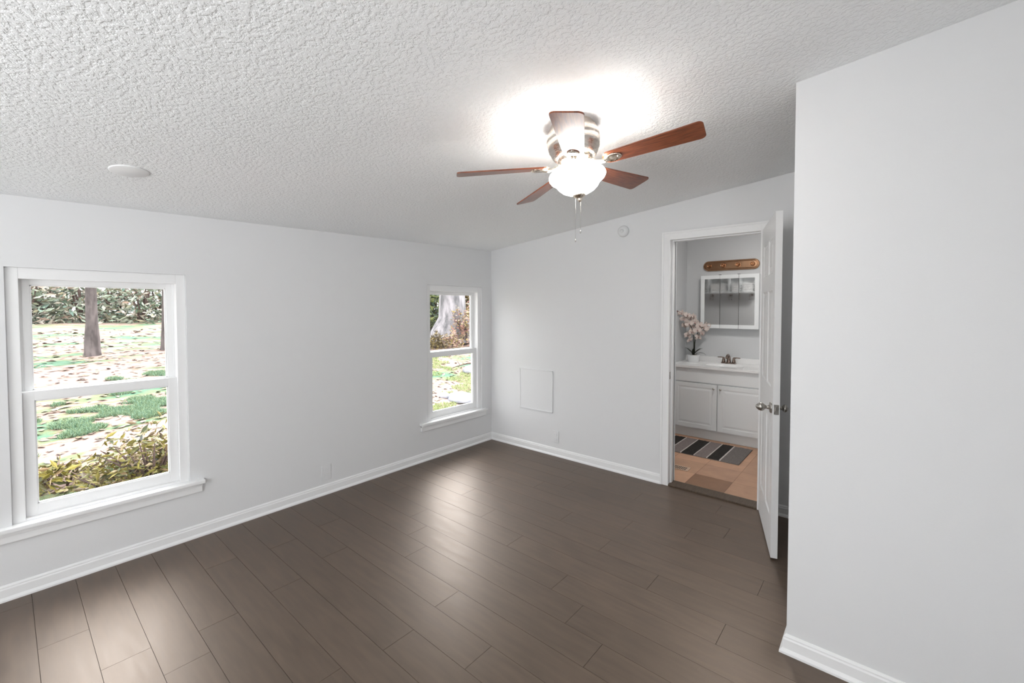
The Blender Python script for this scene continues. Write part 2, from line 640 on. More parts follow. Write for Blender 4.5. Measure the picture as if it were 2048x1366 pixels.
for y0, y1, z0, z1 in ((-5.2, -5.15, .8, 1.8), (-4.35, -4.3, .8, 1.8), (-5.2, -4.3, .8, .85), (-5.2, -4.3, 1.75, 1.8), (-5.2, -4.3, 1.28, 1.32)):
    sw.box(XR+0.04, XR+0.08, y0, y1, z0, z1, 0.003)
struct(sw.build('window_4', M['sash']), 'white framed window added unseen in the right wall for fill light', 'window')
struct(rw.build('window_3', M['sash']), 'wide white framed window added unseen behind the camera for fill light', 'window')

# ceiling slab following the slope
b_ = MB()
x0, x1, y0, y1 = -0.05, XR+0.05, YF-0.05, 0.05
lo = [(x0, y0), (x1, y0), (x1, y1), (x0, y1)]
vl = [b_.bm.verts.new((x, y, cz(x, y))) for x, y in lo]
vh = [b_.bm.verts.new((x, y, cz(x, y)+0.06)) for x, y in lo]
b_.bm.faces.new(vl)
b_.bm.faces.new(vh)
for i in range(4):
    b_.bm.faces.new((vl[i], vl[(i+1) % 4], vh[(i+1) % 4], vh[i]))
struct(b_.build('ceiling', M['ceiling']), 'sloping white knockdown textured ceiling', 'ceiling')

# floor: planks run along x
ROW = 0.1612
rows_y0 = -1.729
JO = {}
for jx, jy in ((0.445, -0.96), (0.84, -1.14), (1.212, -1.33), (0.83, -1.63), (1.024, -1.805), (1.598, -1.48), (1.22, -1.97),
               (1.692, -2.13), (2.077, -2.29), (0.598, -3.42), (0.954, -3.28), (2.45, -1.29-0.16)):
    k = math.floor((jy-rows_y0)/ROW)
    if k not in JO:
        JO[k] = jx
PL = 1.22
fb = MB()
colr = fb.bm.loops.layers.color.new('plank')
k0, k1 = math.floor((YF-rows_y0)/ROW), math.floor((0.03-rows_y0)/ROW)
rnd = random.Random(4)
for k in range(k0, k1+1):
    ya, yb = rows_y0+k*ROW, rows_y0+(k+1)*ROW
    ya, yb = max(ya, YF), min(yb, 0.045)
    if yb-ya < 0.01:
        continue
    off = JO.get(k, rnd.uniform(0, PL))
    n0 = math.floor((0-off)/PL)
    x = off+n0*PL
    while x < XR:
        xa, xb = max(x, 0.0), min(x+PL, XR)
        c = rnd.random()
        if xb-xa > 0.02:
            g = 0.0005
            e = 0.0003
            def quad(pts):
                f = fb.face(pts)
                for lp in f.loops:
                    lp[colr] = (c, (c*7.3) % 1, (c*3.1) % 1, 1)
            X0, X1, Y0, Y1 = xa+g, xb-g, ya+g, yb-g
            top = [(X0+e, Y0+e, 0), (X1-e, Y0+e, 0), (X1-e, Y1-e, 0), (X0+e, Y1-e, 0)]
            mid = [(X0, Y0, -0.0012), (X1, Y0, -0.0012), (X1, Y1, -0.0012), (X0, Y1, -0.0012)]
            bot = [(X0, Y0, -0.006), (X1, Y0, -0.006), (X1, Y1, -0.006), (X0, Y1, -0.006)]
            quad(top)
            for A, B in ((mid, top), (bot, mid)):
                for i in range(4):
                    j = (i+1) % 4
                    quad([A[i], A[j], B[j], B[i]])
        x += PL
f = fb.face([(0, YF, -0.005), (XR, YF, -0.005), (XR, 0.06, -0.005), (0, 0.06, -0.005)], 1)
f = fb.face([(0, YF, -0.05), (XR, YF, -0.05), (XR, 0.06, -0.05), (0, 0.06, -0.05)], 1)
struct(fb.build('floor', [M['plank'], M['gap']], recalc=False), 'dark brown wood plank floor', 'floor')

# baseboards with shoe moulding: profile (offset into room, z)
PROF = [(0, 0), (0.024, 0), (0.0235, 0.009), (0.0165, 0.017), (0.0125, 0.020), (0.0125, 0.058), (0.009, 0.064), (0.009, 0.070), (0.003, 0.078), (0, 0.078)]


def base(name, path, label):
    mb = MB()
    mb.sweep(path, PROF)
    return struct(mb.build(name, M['trim']), label, 'baseboard')


base('baseboard_left', [(0, -0.0), (0, YF)], 'white baseboard below the two garden windows')
base('baseboard_back', [(1.948, 0), (0, 0)], 'white baseboard left of the bathroom door')
base('baseboard_alcove', [(XR, 0), (2.765, 0)], 'white baseboard in the recess behind the open door')
base('baseboard_partition', [(XR, PY+0.12), (PX, PY+0.12), (PX, PY), (XR, PY)][::-1][0:4], 'white baseboard along the right foreground wall')
base('baseboard_right', [(XR, YF), (XR, PY)], 'white baseboard on the right side wall')
base('baseboard_front', [(0, YF), (XR, YF)], 'white baseboard behind the camera')

# ------------------------------------------------------------------ windows


def window(idx, yy, zt, label, stool):
    y0, y1 = yy
    root = empty('window_%d' % idx, (0, (y0+y1)/2, WZ0))
    struct(root, label, 'window')

    def bx(mb, xa, xb, ya, yb, za, zb, bev=0.0025):
        mb.box(xa, xb, ya-(y0+y1)/2, yb-(y0+y1)/2, za-WZ0, zb-WZ0, bev)
    fr = MB()
    s = 0.047
    bx(fr, -0.125, -0.018, y0, y0+s, WZ0, zt)
    bx(fr, -0.125, -0.018, y1-s, y1, WZ0, zt)
    bx(fr, -0.1245, -0.0185, y0+s, y1-s, zt-0.058, zt)
    bx(fr, -0.1245, -0.0185, y0+s, y1-s, WZ0, WZ0+0.03)
    # parting stops
    bx(fr, -0.074, -0.070, y0+s-0.001, y0+s+0.010, 1.03, zt-0.05, 0.001)
    bx(fr, -0.074, -0.070, y1-s-0.010, y1-s+0.001, 1.03, zt-0.05, 0.001)
    fr.build('window_frame', M['sash'], root)
    st = MB()
    bx(st, -0.02, 0.042, stool[0], stool[1], WZ0-0.004, WZ0+0.018, 0.005)
    st.build('window_stool', M['trim'], root)
    ap = MB()
    bx(ap, 0.0, 0.018, stool[0]+0.012, stool[1]-0.012, 0.292, WZ0-0.004, 0.003)
    bx(ap, 0.0, 0.026, stool[0]+0.012, stool[1]-0.012, 0.330, WZ0-0.004, 0.003)
    ap.build('window_apron', M['trim'], root)
    # sashes
    for nm, xf, xb, za, zb, rt, rb in (('lower_sash', -0.042, -0.072, WZ0+0.026, 1.040, 0.050, 0.062), ('upper_sash', -0.074, -0.104, 0.992, zt-0.056, 0.030, 0.050)):
        sb = MB()
        ya, yb = y0+s, y1-s
        w = 0.044 if nm == 'lower_sash' else 0.040
        bx(sb, xb, xf, ya, ya+w, za, zb)
        bx(sb, xb, xf, yb-w, yb, za, zb)
        bx(sb, xb+.0003, xf-.0003, ya+w-.001, yb-w+.001, zb-rt, zb)
        bx(sb, xb+.0003, xf-.0003, ya+w-.001, yb-w+.001, za, za+rb)
        # glazing bead
        g0, g1, h0, h1 = ya+w, yb-w, za+rb, zb-rt
        for a in ((g0, g0+.006, h0, h1), (g1-.006, g1, h0, h1), (g0, g1, h0, h0+.006), (g0, g1, h1-.006, h1)):
            bx(sb, xb+.006, xf-.006, a[0], a[1], a[2], a[3], 0.001)
        so = sb.build(nm, M['sash'], root)
        gb = MB()
        bx(gb, (xf+xb)/2-.0015, (xf+xb)/2+.0015, g0+.001, g1-.001, h0+.001, h1-.001, 0)
        gb.build('pane', M['glass'], so)
    return root


window(1, W1, WZ1, 'double-hung window at the left showing a tree, lawn and olive shrub', (-3.64, -2.738))
window(2, W2, WZ1b, 'double-hung window beside the room corner showing a big pale tree trunk', (-1.0, -0.095))

# ------------------------------------------------------------------ door frame and door
dr = empty('door_1', (2.335, 0, 0))
struct(dr, 'white bathroom doorway with casing and dark threshold', 'door')


def dbox(mb, x0, x1, y0, y1, z0, z1, bev=0.002):
    mb.box(x0-2.335, x1-2.335, y0, y1, z0, z1, bev)


c_ = MB()
ox0, ox1, oh = 2.010, 2.674, 2.033
for side in (0, 1):
    ya, yb = (-0.014, 0.0) if side == 0 else (BT, BT+0.014)
    dbox(c_, 1.948, ox0+.004, ya, yb, 0, oh+.062)
    dbox(c_, ox1-.004, 2.762, ya, yb, 0, oh+.062)
    dbox(c_, ox0+.004, ox1-.004, ya, yb, oh-.004, oh+.062)
    if side == 0:
        dbox(c_, 1.948, 1.962, ya-.006, yb, 0, oh+.062)
        dbox(c_, 2.748, 2.762, ya-.006, yb, 0, oh+.062)
        dbox(c_, 1.962, 2.748, ya-.006, yb, oh+.048, oh+.062)
c_.build('door_casing', M['trim'], dr)
j_ = MB()
dbox(j_, DX0, ox0, 0.0, BT, 0, oh)
dbox(j_, ox1, DX1, 0.0, BT, 0, oh)
dbox(j_, DX0, DX1, 0.0, BT, oh, DH)
dbox(j_, ox0, ox0+.011, 0.042, 0.078, 0, oh)
dbox(j_, ox1-.011, ox1, 0.042, 0.078, 0, oh)
dbox(j_, ox0+.011, ox1-.011, 0.042, 0.078, oh-.011, oh)
j_.build('door_jamb', M['trim'], dr)
s_ = MB()
dbox(s_, ox0-.0005, ox0+.0015, 0.004, 0.030, 0.885, 0.945, 0.0005)
s_.build('strike_plate', M['knob'], dr)
t_ = MB()
dbox(t_, ox0, ox1, -0.012, 0.112, -0.002, 0.012, 0.004)
t_.build('threshold', M['threshold'], dr)

# the open leaf: local x along the leaf from hinge, local y = thickness, toward the hidden side
AL = math.atan2(-0.672, 0.197)
leaf = empty('door_2', (2.683, -0.030, 0.0), AL)
struct(leaf, 'open white six panel door leaf with nickel knobs', 'door')
LW, LT, LH = 0.672, 0.035, 2.030
panels = []
for xa, xb in ((0.095, 0.305), (0.367, 0.577)):
    for za, zb in ((0.23, 0.80), (1.00, 1.58), (1.68, 1.90)):
        panels.append((xa, xb, za, zb))
l_ = MB()


def panel_face(mb, y, sgn):
    """door skin at y with recessed + raised panels; sgn is outward direction"""
    xs = sorted({0.0, LW, *[p[0] for p in panels], *[p[1] for p in panels]})
    zs = sorted({0.012, LH, *[p[2] for p in panels], *[p[3] for p in panels]})
    for i in range(len(xs)-1):
        for j in range(len(zs)-1):
            a, c_2, d, e = xs[i], xs[i+1], zs[j], zs[j+1]
            if (a, c_2, d, e) in panels:
                prev = (a, c_2, d, e, 0.0)
                for ins, dep in ((0.010, 0.006), (0.020, 0.006), (0.045, 0.001)):
                    cur = (a+ins, c_2-ins, d+ins, e-ins, dep)
                    P = [(prev[0], prev[2]), (prev[1], prev[2]), (prev[1], prev[3]), (prev[0], prev[3])]
                    Q = [(cur[0], cur[2]), (cur[1], cur[2]), (cur[1], cur[3]), (cur[0], cur[3])]
                    for k in range(4):
                        k2 = (k+1) % 4
                        mb.face([(P[k][0], y-sgn*prev[4], P[k][1]), (P[k2][0], y-sgn*prev[4], P[k2][1]),
                                 (Q[k2][0], y-sgn*cur[4], Q[k2][1]), (Q[k][0], y-sgn*cur[4], Q[k][1])])
                    prev = cur
                mb.face([(prev[0], y-sgn*prev[4], prev[2]), (prev[1], y-sgn*prev[4], prev[2]), (prev[1], y-sgn*prev[4], prev[3]), (prev[0], y-sgn*prev[4], prev[3])])
            else:
                mb.face([(a, y, d), (c_2, y, d), (c_2, y, e), (a, y, e)])


# with the leaf direction pointing to the camera, local +y is on the right (hidden) side
panel_face(l_, 0.0, -1)
panel_face(l_, LT, 1)
for P in ([(0, 0, .012), (0, LT, .012), (0, LT, LH), (0, 0, LH)], [(LW, 0, .012), (LW, LT, .012), (LW, LT, LH), (LW, 0, LH)],
          [(0, 0, .012), (LW, 0, .012), (LW, LT, .012), (0, LT, .012)], [(0, 0, LH), (LW, 0, LH), (LW, LT, LH), (0, LT, LH)]):
    l_.face(P)
bmesh.ops.remove_doubles(l_.bm, verts=l_.bm.verts, dist=1e-5)
l_.build('door_leaf', M['door'], leaf)
KZ = 0.885
for sgn, y in ((-1, 0.0), (1, LT)):
    k_ = MB()
    Mx = Matrix.Translation((LW-0.062, y, KZ)) @ Matrix.Rotation(math.radians(90 if sgn < 0 else -90), 4, 'X')
    if sgn > 0:
        Mx = Mx @ Matrix.Diagonal((0.95, 0.95, 0.62, 1.0))
    k_.lathe([(0.0, 0.0), (0.033, 0.0), (0.033, 0.004), (0.029, 0.009), (0.013, 0.012), (0.010, 0.026), (0.013, 0.033),
              (0.020, 0.040), (0.0245, 0.049), (0.0245, 0.056), (0.021, 0.066), (0.014, 0.075), (0.007, 0.081), (0.0, 0.083)], 32, mat=Mx)
    k_.build('door_knob', M['knob'], leaf)
k_ = MB()
k_.box(LW-.0005, LW+.0015, 0.005, LT-.005, KZ-.029, KZ+.029, 0.0005)
k_.box(LW, LW+.009, 0.010, LT-.012, KZ-.009, KZ+.011, 0.002)
k_.build('latch_plate', M['knob'], leaf)
for hz in (0.25, 1.05, 1.85):
    h_ = MB()
    h_.lathe([(0.0055, hz-.045), (0.0055, hz+.045)], 12, mat=Matrix.Translation((-0.004, LT-0.002, 0)))
    h_.box(-0.004, 0.0, 0.006, LT-.004, hz-.045, hz+.045, 0.0005)
    h_.build('hinge', M['knob'], leaf)

# ------------------------------------------------------------------ wall things


def outlet(loc, rz, label):
    root = empty('wall_outlet', loc, rz)
    tag(root, label, 'outlet')
    p_ = MB()
    p_.box(-0.038, 0.038, -0.006, 0.0, -0.06, 0.06, 0.003)
    p_.build('cover_plate', M['wall'], root)
    for dz in (-0.022, 0.022):
        s = MB()
        s.box(-0.017, 0.017, -0.0085, -0.005, dz-.014, dz+.014, 0.003)
        so = s.build('socket', M['wall'], root)
        q = MB()
        for dx in (-.006, .006):
            q.box(dx-.001, dx+.001, -0.0088, -0.008, dz-.003, dz+.006)
        q.build('slot', M['bathwall'], so)
    return root


outlet((0.879, 0, 0.190), 0, 'white outlet low on the far wall below the access panel')
outlet((0, -1.922, 0.170), -PI/2*-1, 'white outlet low on the long wall between the two windows')
ap = empty('access_panel', (0.63, 0, 0.632))
tag(ap, 'square white access panel flush on the far wall near the corner', 'access panel')
q = MB()
q.box(-0.215, 0.215, -0.006, 0, -0.212, 0.212, 0.002)
q.build('panel_board', M['wall'], ap)
q = MB()
for a in ((-0.215, -0.203, -0.212, 0.212), (0.203, 0.215, -0.212, 0.212), (-0.215, 0.215, -0.212, -0.200), (-0.215, 0.215, 0.200, 0.212)):
    q.box(a[0], a[1], -0.009, -0.004, a[2], a[3], 0.002)
q.build('panel_border', M['wall'], ap)
sd = empty('wall_sensor', (1.598, 0, 2.148))
tag(sd, 'small round white alarm on the far wall up near the ceiling', 'alarm')
q = MB()
q.lathe([(0.050, 0.0), (0.050, 0.012), (0.046, 0.024), (0.030, 0.032), (0.0, 0.034)], 32, mat=Matrix.Rotation(math.radians(90), 4, 'X'))
q.build('alarm_cover', M['wall'], sd)
q = MB()
q.lathe([(0.016, 0.0), (0.016, 0.037), (0.0, 0.038)], 20, mat=Matrix.Rotation(math.radians(90), 4, 'X'))
q.build('alarm_button', M['wall'], sd)

# round blank cover on the ceiling


def on_ceiling(name, x, y, tilt=(0.105, 0.018)):
    n = Vector((-tilt[0], -tilt[1], 1)).normalized()
    o = empty(name, (x, y, cz(x, y)))
    o.rotation_mode = 'QUATERNION'
    o.rotation_quaternion = Vector((0, 0, 1)).rotation_difference(n)
    return o


dc = MB()
dc.lathe([(0.075, 0.002), (0.075, -0.003), (0.070, -0.006), (0.0, -0.007)], 40)
d_o = dc.build('ceiling_cover_plate', M['plastic'])
d_o.location = (0.648, -3.165, cz(0.648, -3.165))
d_o.rotation_mode = 'QUATERNION'
d_o.rotation_quaternion = Vector((0, 0, 1)).rotation_difference(Vector((-0.105, -0.018, 1)).normalized())
tag(d_o, 'round white blank cover plate on the ceiling at left', 'cover plate')

# ------------------------------------------------------------------ ceiling fan
TX, TY = 0.10941, 0.03421
PC = Vector((2.26531, -1.84013, 2.12436))          # centre of the blade plane
nrm_ = Vector((-TX, -TY, 1)).normalized()
ax = Vector((math.cos(0.18726), math.sin(0.18726), 0))
ax = (ax-nrm_*ax.dot(nrm_)).normalized()
bx_ = nrm_.cross(ax)
top = PC+nrm_*0.1925
fan = empty('ceiling_fan')
fan.matrix_world = Matrix(((ax.x, bx_.x, nrm_.x, top.x), (ax.y, bx_.y, nrm_.y, top.y), (ax.z, bx_.z, nrm_.z, top.z), (0, 0, 0, 1)))
tag(fan, 'flush mounted ceiling fan with five cherry blades and a lit bowl', 'ceiling fan')
BZ = -0.1925
h_ = MB()
h_.lathe([(0.096, 0.004), (0.100, -0.004), (0.110, -0.022), (0.119, -0.042), (0.1225, -0.058), (0.1225, -0.068), (0.1195, -0.072), (0.1195, -0.078),
          (0.1215, -0.081), (0.119, -0.100), (0.1165, -0.112), (0.113, -0.114), (0.107, -0.134), (0.097, -0.150), (0.090, -0.154), (0.060, -0.156)], 56, cap=False)
h_.build('motor_housing', M['nickel'], fan)
h_ = MB()
h_.lathe([(0.0, -0.150), (0.078, -0.150), (0.080, -0.156), (0.080, -0.168), (0.066, -0.176), (0.052, -0.190), (0.050, -0.205), (0.0, -0.205)], 48)
h_.build('flywheel', M['arm'], fan)
h_ = MB()
h_.lathe([(0.0, -0.196), (0.046, -0.196), (0.049, -0.200), (0.049, -0.236), (0.060, -0.236), (0.060, -0.240), (0.0, -0.244)], 40)
h_.build('switch_housing', M['arm'], fan)
h_ = MB()
h_.lathe([(0.1135, BZ-0.026), (0.1245, BZ-0.030), (0.1300, BZ-0.040), (0.1290, BZ-0.052), (0.1215, BZ-0.063), (0.108, BZ-0.073), (0.099, BZ-0.082), (0.090, BZ-0.096),
          (0.074, BZ-0.111), (0.050, BZ-0.123), (0.025, BZ-0.129), (0.0, BZ-0.130)], 40, cap=False)
h_.build('glass_bowl', M['globe'], fan)
h_ = MB()
h_.lathe([(0.0, BZ-0.124), (0.026, BZ-0.127), (0.030, BZ-0.132), (0.026, BZ-0.138), (0.012, BZ-0.146), (0.010, BZ-0.150), (0.012, BZ-0.155), (0.0, BZ-0.166)], 24)
h_.build('finial', M['arm'], fan)


def blade_mesh():
    t = bmesh.new()
    r0, r1 = 0.128, 0.5474
    out = []
    # outline in (x,y): root rounded, slightly flaring, round-cornered tip
    w0, w1 = 0.044, 0.0615
    for k in range(9):
        a = PI/2+PI*k/8
        out.append((r0+0.030+0.030*math.cos(a), w0*math.sin(a)))
    rc = 0.022
    for k in range(7):
        a = -PI/2+PI/2*k/6
        out.append((r1-rc+rc*math.cos(a), -w1+rc+rc*math.sin(a)))
    for k in range(7):
        a = PI/2*k/6
        out.append((r1-rc+rc*math.cos(a), w1-rc+rc*math.sin(a)))
    th = 0.003
    lo = [t.verts.new((x, y, -th)) for x, y in out]
    hi = [t.verts.new((x, y, th)) for x, y in out]
    t.faces.new(lo[::-1])
    t.faces.new(hi)
    n = len(out)
    for i in range(n):
        t.faces.new((lo[i], lo[(i+1) % n], hi[(i+1) % n], hi[i]))
    bmesh.ops.recalc_face_normals(t, faces=t.faces)
    ed = [e for e in t.edges if len(e.link_faces) == 2 and abs(e.verts[0].co.z-e.verts[1].co.z) < 1e-6]
    bmesh.ops.bevel(t, geom=ed, offset=0.0015, segments=2, affect='EDGES')
    return t


def arm_mb():
    mb = MB()
    # curved flat arm from flywheel to the blade
    pts = [(0.060, 0, 0.012), (0.085, 0, 0.004), (0.105, 0, -0.006), (0.130, 0, -0.011), (0.155, 0, -0.010)]
    for a, c in zip(pts, pts[1:]):
        pass
    mb.tube([(x, 0.012-(x-.06)*0.06, z) for x, y, z in pts], [0.0065, 0.006, 0.0055, 0.0055, 0.006], 10)
    mb.tube([(x, -0.012+(x-.06)*0.06, z) for x, y, z in pts], [0.0065, 0.006, 0.0055, 0.0055, 0.006], 10)
    # oval medallion under the blade
    R = Matrix.Translation((0.172, 0, -0.0045)) @ Matrix.Diagonal((1.35, 1.0, 1.0, 1.0))
    mb.lathe([(0.0, -0.004), (0.011, -0.0045), (0.016, -0.002), (0.019, -0.003), (0.024, -0.0075), (0.029, -0.003), (0.030, 0.0015), (0.0, 0.0015)], 28, mat=R)
    for sx in (0.150, 0.196):
        mb.lathe([(0.0, -0.0105), (0.004, -0.0095), (0.005, -0.005), (0.0, -0.004)], 10, mat=Matrix.Translation((sx, 0, 0)))
    return mb


PITCHB = math.radians(-12)
bl0 = ar0 = None
for i in range(5):
    th = math.radians(72*i)
    if bl0 is None:
        mb = MB()
        mb.merge(blade_mesh())
        bl0 = mb.build('fan_blade', M['blade'], fan)
        ar0 = arm_mb().build('blade_bracket', M['arm'], fan)
        bo, ao = bl0, ar0
    else:
        bo, ao = bl0.copy(), ar0.copy()
        COL.objects.link(bo)
        COL.objects.link(ao)
        bo.parent = fan
        ao.parent = fan
    R = Matrix.Translation((0, 0, BZ)) @ Matrix.Rotation(th, 4, 'Z') @ Matrix.Rotation(PITCHB, 4, 'X')
    bo.matrix_local = R
    ao.matrix_local = R
# the two bulbs inside the open bowl
for sx in (-0.035, 0.035):
    bd = bpy.data.lights.new('fan_bulb_light', 'POINT')
    bd.energy = BULB
    bd.color = (1.0, 0.96, 0.91)
    bd.shadow_soft_size = 0.022
    bl = bpy.data.objects.new('fan_bulb_light', bd)
    COL.objects.link(bl)
    bl.location = fan.matrix_world @ Vector((sx*0.2, sx, BZ-0.082))
# pull chains hang plumb behind the bowl
fi = fan.matrix_world.inverted()
vd = Vector((PC.x-CAM.x, PC.y-CAM.y, 0)).normalized()
sd_ = Vector((vd.y, -vd.x, 0))
for side, zb in ((-0.006, 1.800), (0.018, 1.842)):
    h = Vector((PC.x, PC.y, 0))+Vector((TX, TY, 0))*0.04+vd*0.140+sd_*side
    a = Vector((PC.x, PC.y, 2.07))+vd*0.045+sd_*side
    c_ = MB()
    pts = [a, Vector((h.x, h.y, 2.075)), Vector((h.x, h.y, 2.06))]
    z = 2.05
    while z > zb+0.02:
        pts.append(Vector((h.x, h.y, z)))
        z -= 0.05
    pts.append(Vector((h.x, h.y, zb+0.018)))
    c_.tube([fi @ p_ for p_ in pts], 0.0006, 6)
    Mz = fi @ Matrix.Translation((h.x, h.y, zb))
    c_.lathe([(0.0, 0.0), (0.0028, 0.003), (0.0032, 0.012), (0.0, 0.02)], 10, mat=Mz)
    c_.build('pull_chain', M['knob'], fan)

# ------------------------------------------------------------------ bathroom shell
BY0, BY1 = BT, 2.05
b_ = MB()
b_.prism([(0.55, BY1), (3.1, BY1), (3.1, BY1+0.1), (0.55, BY1+0.1)], FZ, 2.60)
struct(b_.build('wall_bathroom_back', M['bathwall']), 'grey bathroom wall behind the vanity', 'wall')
b_ = MB()
b_.prism([(0.55, BY0), (0.65, BY0), (0.65, 1.40), (0.55, 1.40)], FZ, 2.60)
b_.prism([(0.55, 1.40), (1.452, 1.40), (1.452, BY1), (0.55, BY1)], FZ, 2.60)
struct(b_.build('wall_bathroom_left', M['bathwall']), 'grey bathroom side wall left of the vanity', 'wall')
b_ = MB()
b_.prism([(3.0, BY0), (3.1, BY0), (3.1, BY1), (3.0, BY1)], FZ, 2.60)
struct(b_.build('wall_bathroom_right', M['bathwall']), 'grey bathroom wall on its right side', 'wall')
b_ = MB()
b_.prism([(0.65, BY0), (2.02, BY0), (2.02, BY0+0.006), (0.65, BY0+0.006)], 0, 2.5)
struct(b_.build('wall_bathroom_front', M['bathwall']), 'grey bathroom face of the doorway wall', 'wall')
b_ = MB()
lo = [(0.55, BY0), (3.1, BY0), (3.1, BY1+.1), (0.55, BY1+.1)]
vl = [b_.bm.verts.new((x, y, 2.155+.105*x)) for x, y in lo]
vh = [b_.bm.verts.new((x, y, 2.22+.105*x)) for x, y in lo]
b_.bm.faces.new(vl)
b_.bm.faces.new(vh)
for i in range(4):
    b_.bm.faces.new((vl[i], vl[(i+1) % 4], vh[(i+1) % 4], vh[i]))
struct(b_.build('ceiling_bathroom', M['trim']), 'white bathroom ceiling', 'ceiling')
tb = MB()
colr = tb.bm.loops.layers.color.new('tile')
rt_ = random.Random(11)
TS = 0.305
xs0, ys0 = 2.405-7*TS, 0.411-2*TS
for i in range(12):
    for j in range(9):
        xa, ya = xs0+i*TS, ys0+j*TS
        xb, yb = xa+TS, ya+TS
        special = (i == 6 and j == 1)
        v = rt_.uniform(0.94, 1.06)
        c = (0.76*v, 0.60*v, 0.49*v)
        if special:
            c = (0.56, 0.42, 0.32)
        xa, xb, ya, yb = max(xa, 0.65)+.0012, min(xb, 3.0)-.0012, max(ya, 0.105)+.0012, min(yb, BY1)-.0012
        if xb-xa < .01 or yb-ya < .01:
            continue
        f = tb.face([(xa, ya, 0.0), (xb, ya, 0.0), (xb, yb, 0.0), (xa, yb, 0.0)])
        for lp in f.loops:
            lp[colr] = (c[0], c[1], c[2], 1)
f = tb.face([(0.65, 0.105, -0.002), (3.0, 0.105, -0.002), (3.0, BY1, -0.002), (0.65, BY1, -0.002)], 0)
for lp in f.loops:
    lp[colr] = (0.42, 0.29, 0.21, 1)
f = tb.face([(0.65, 0.105, -0.03), (3.0, 0.105, -0.03), (3.0, BY1, -0.03), (0.65, BY1, -0.03)], 0)
struct(tb.build('floor_bathroom', M['tile'], recalc=False), 'tan square tile bathroom floor', 'floor')

# unseen ceiling lamp, added only to light the bathroom
cl = on_ceiling('bathroom_fill_light', 2.35, 0.75)
cl.location.z = 2.155+.105*2.35
tag(cl, 'round white fill light added out of view on the bathroom ceiling', 'ceiling light')
q = MB()
q.lathe([(0.150, 0.002), (0.155, -0.015), (0.145, -0.022), (0.140, -0.015)], 40, cap=False)
q.build('light_base', M['plastic'], cl)
q = MB()
q.lathe([(0.140, -0.014), (0.120, -0.045), (0.070, -0.066), (0.0, -0.072)], 40, cap=False)
q.build('light_diffuser', M['diffuser'], cl)

cl2 = on_ceiling('recess_fill_light', 3.70, -0.62)  # unseen lamp added to lift the dark recess behind the door
tag(cl2, 'small round fill light added out of view in the recess behind the open door', 'ceiling light')
q = MB()
q.lathe([(0.090, 0.002), (0.095, -0.012), (0.085, -0.018), (0.080, -0.012)], 32, cap=False)
q.build('light_base', M['plastic'], cl2)
q = MB()
q.lathe([(0.080, -0.012), (0.060, -0.034), (0.0, -0.044)], 32, cap=False)
q.build('light_diffuser', M['recess_fill'], cl2)

# ------------------------------------------------------------------ vanity
vx0, vx1 = 1.470, 2.455
VF = 1.500
van = empty('bathroom_vanity', ((vx0+vx1)/2, VF, 0))
tag(van, 'white two door bathroom vanity cabinet seen through the doorway', 'vanity')
cx_ = (vx0+vx1)/2


def vb(mb, x0, x1, y0, y1, z0, z1, bev=0.002):
    mb.box(x0-cx_, x1-cx_, y0-VF, y1-VF, z0, z1, bev)


q = MB()
vb(q, vx0, vx1, VF+0.018, 2.048, 0.105, 0.795)
vb(q, vx0+.01, vx1-.01, VF+0.05, 2.046, 0.0, 0.105)
vb(q, vx0, vx1, VF, VF+0.0185, 0.640, 0.795)
q.build('vanity_body', M['vanity'], van)
for (xa, xb, kx) in ((1.508, 1.974, 1.944), (1.984, 2.446, 2.014)):
    d = MB()
    za, zb = 0.120, 0.628
    y_ = VF-0.002
    # slab with raised centre panel
    vb(d, xa, xb, y_, VF+.0175, za, zb, 0.003)
    pr_ = [(0.045, 0.0), (0.049, 0.0015), (0.058, 0.002), (0.076, -0.0005)]
    rings = []
    for ins, dep in pr_:
        rings.append([(xa+ins, za+ins, dep), (xb-ins, za+ins, dep), (xb-ins, zb-ins, dep), (xa+ins, zb-ins, dep)])
    for k in range(len(rings)-1):
        for i in range(4):
            j = (i+1) % 4
            P = [rings[k][i], rings[k][j], rings[k+1][j], rings[k+1][i]]
            d.face([(p_[0]-cx_, y_-VF-0.004+p_[2], p_[1]) for p_ in P])
    d.face([(p_[0]-cx_, y_-VF-0.004+p_[2], p_[1]) for p_ in rings[-1]])
    # frame of the door standing 4 mm proud
    for a in ((xa, xa+.045, za, zb), (xb-.045, xb, za, zb), (xa+.045, xb-.045, za, za+.045), (xa+.045, xb-.045, zb-.045, zb)):
        vb(d, a[0], a[1], y_-.004, y_+.001, a[2], a[3], 0.001)
    do = d.build('vanity_door', M['vanity'], van)
    kk = MB()
    kk.lathe([(0.0, 0.0), (0.005, 0.0), (0.005, 0.010), (0.011, 0.014), (0.012, 0.020), (0.007, 0.025), (0.0, 0.026)], 20,
             mat=Matrix.Translation((kx-cx_, y_-VF-.004, 0.585)) @ Matrix.Rotation(math.radians(90), 4, 'X'))
    kk.build('cabinet_knob', M['knob'], do)
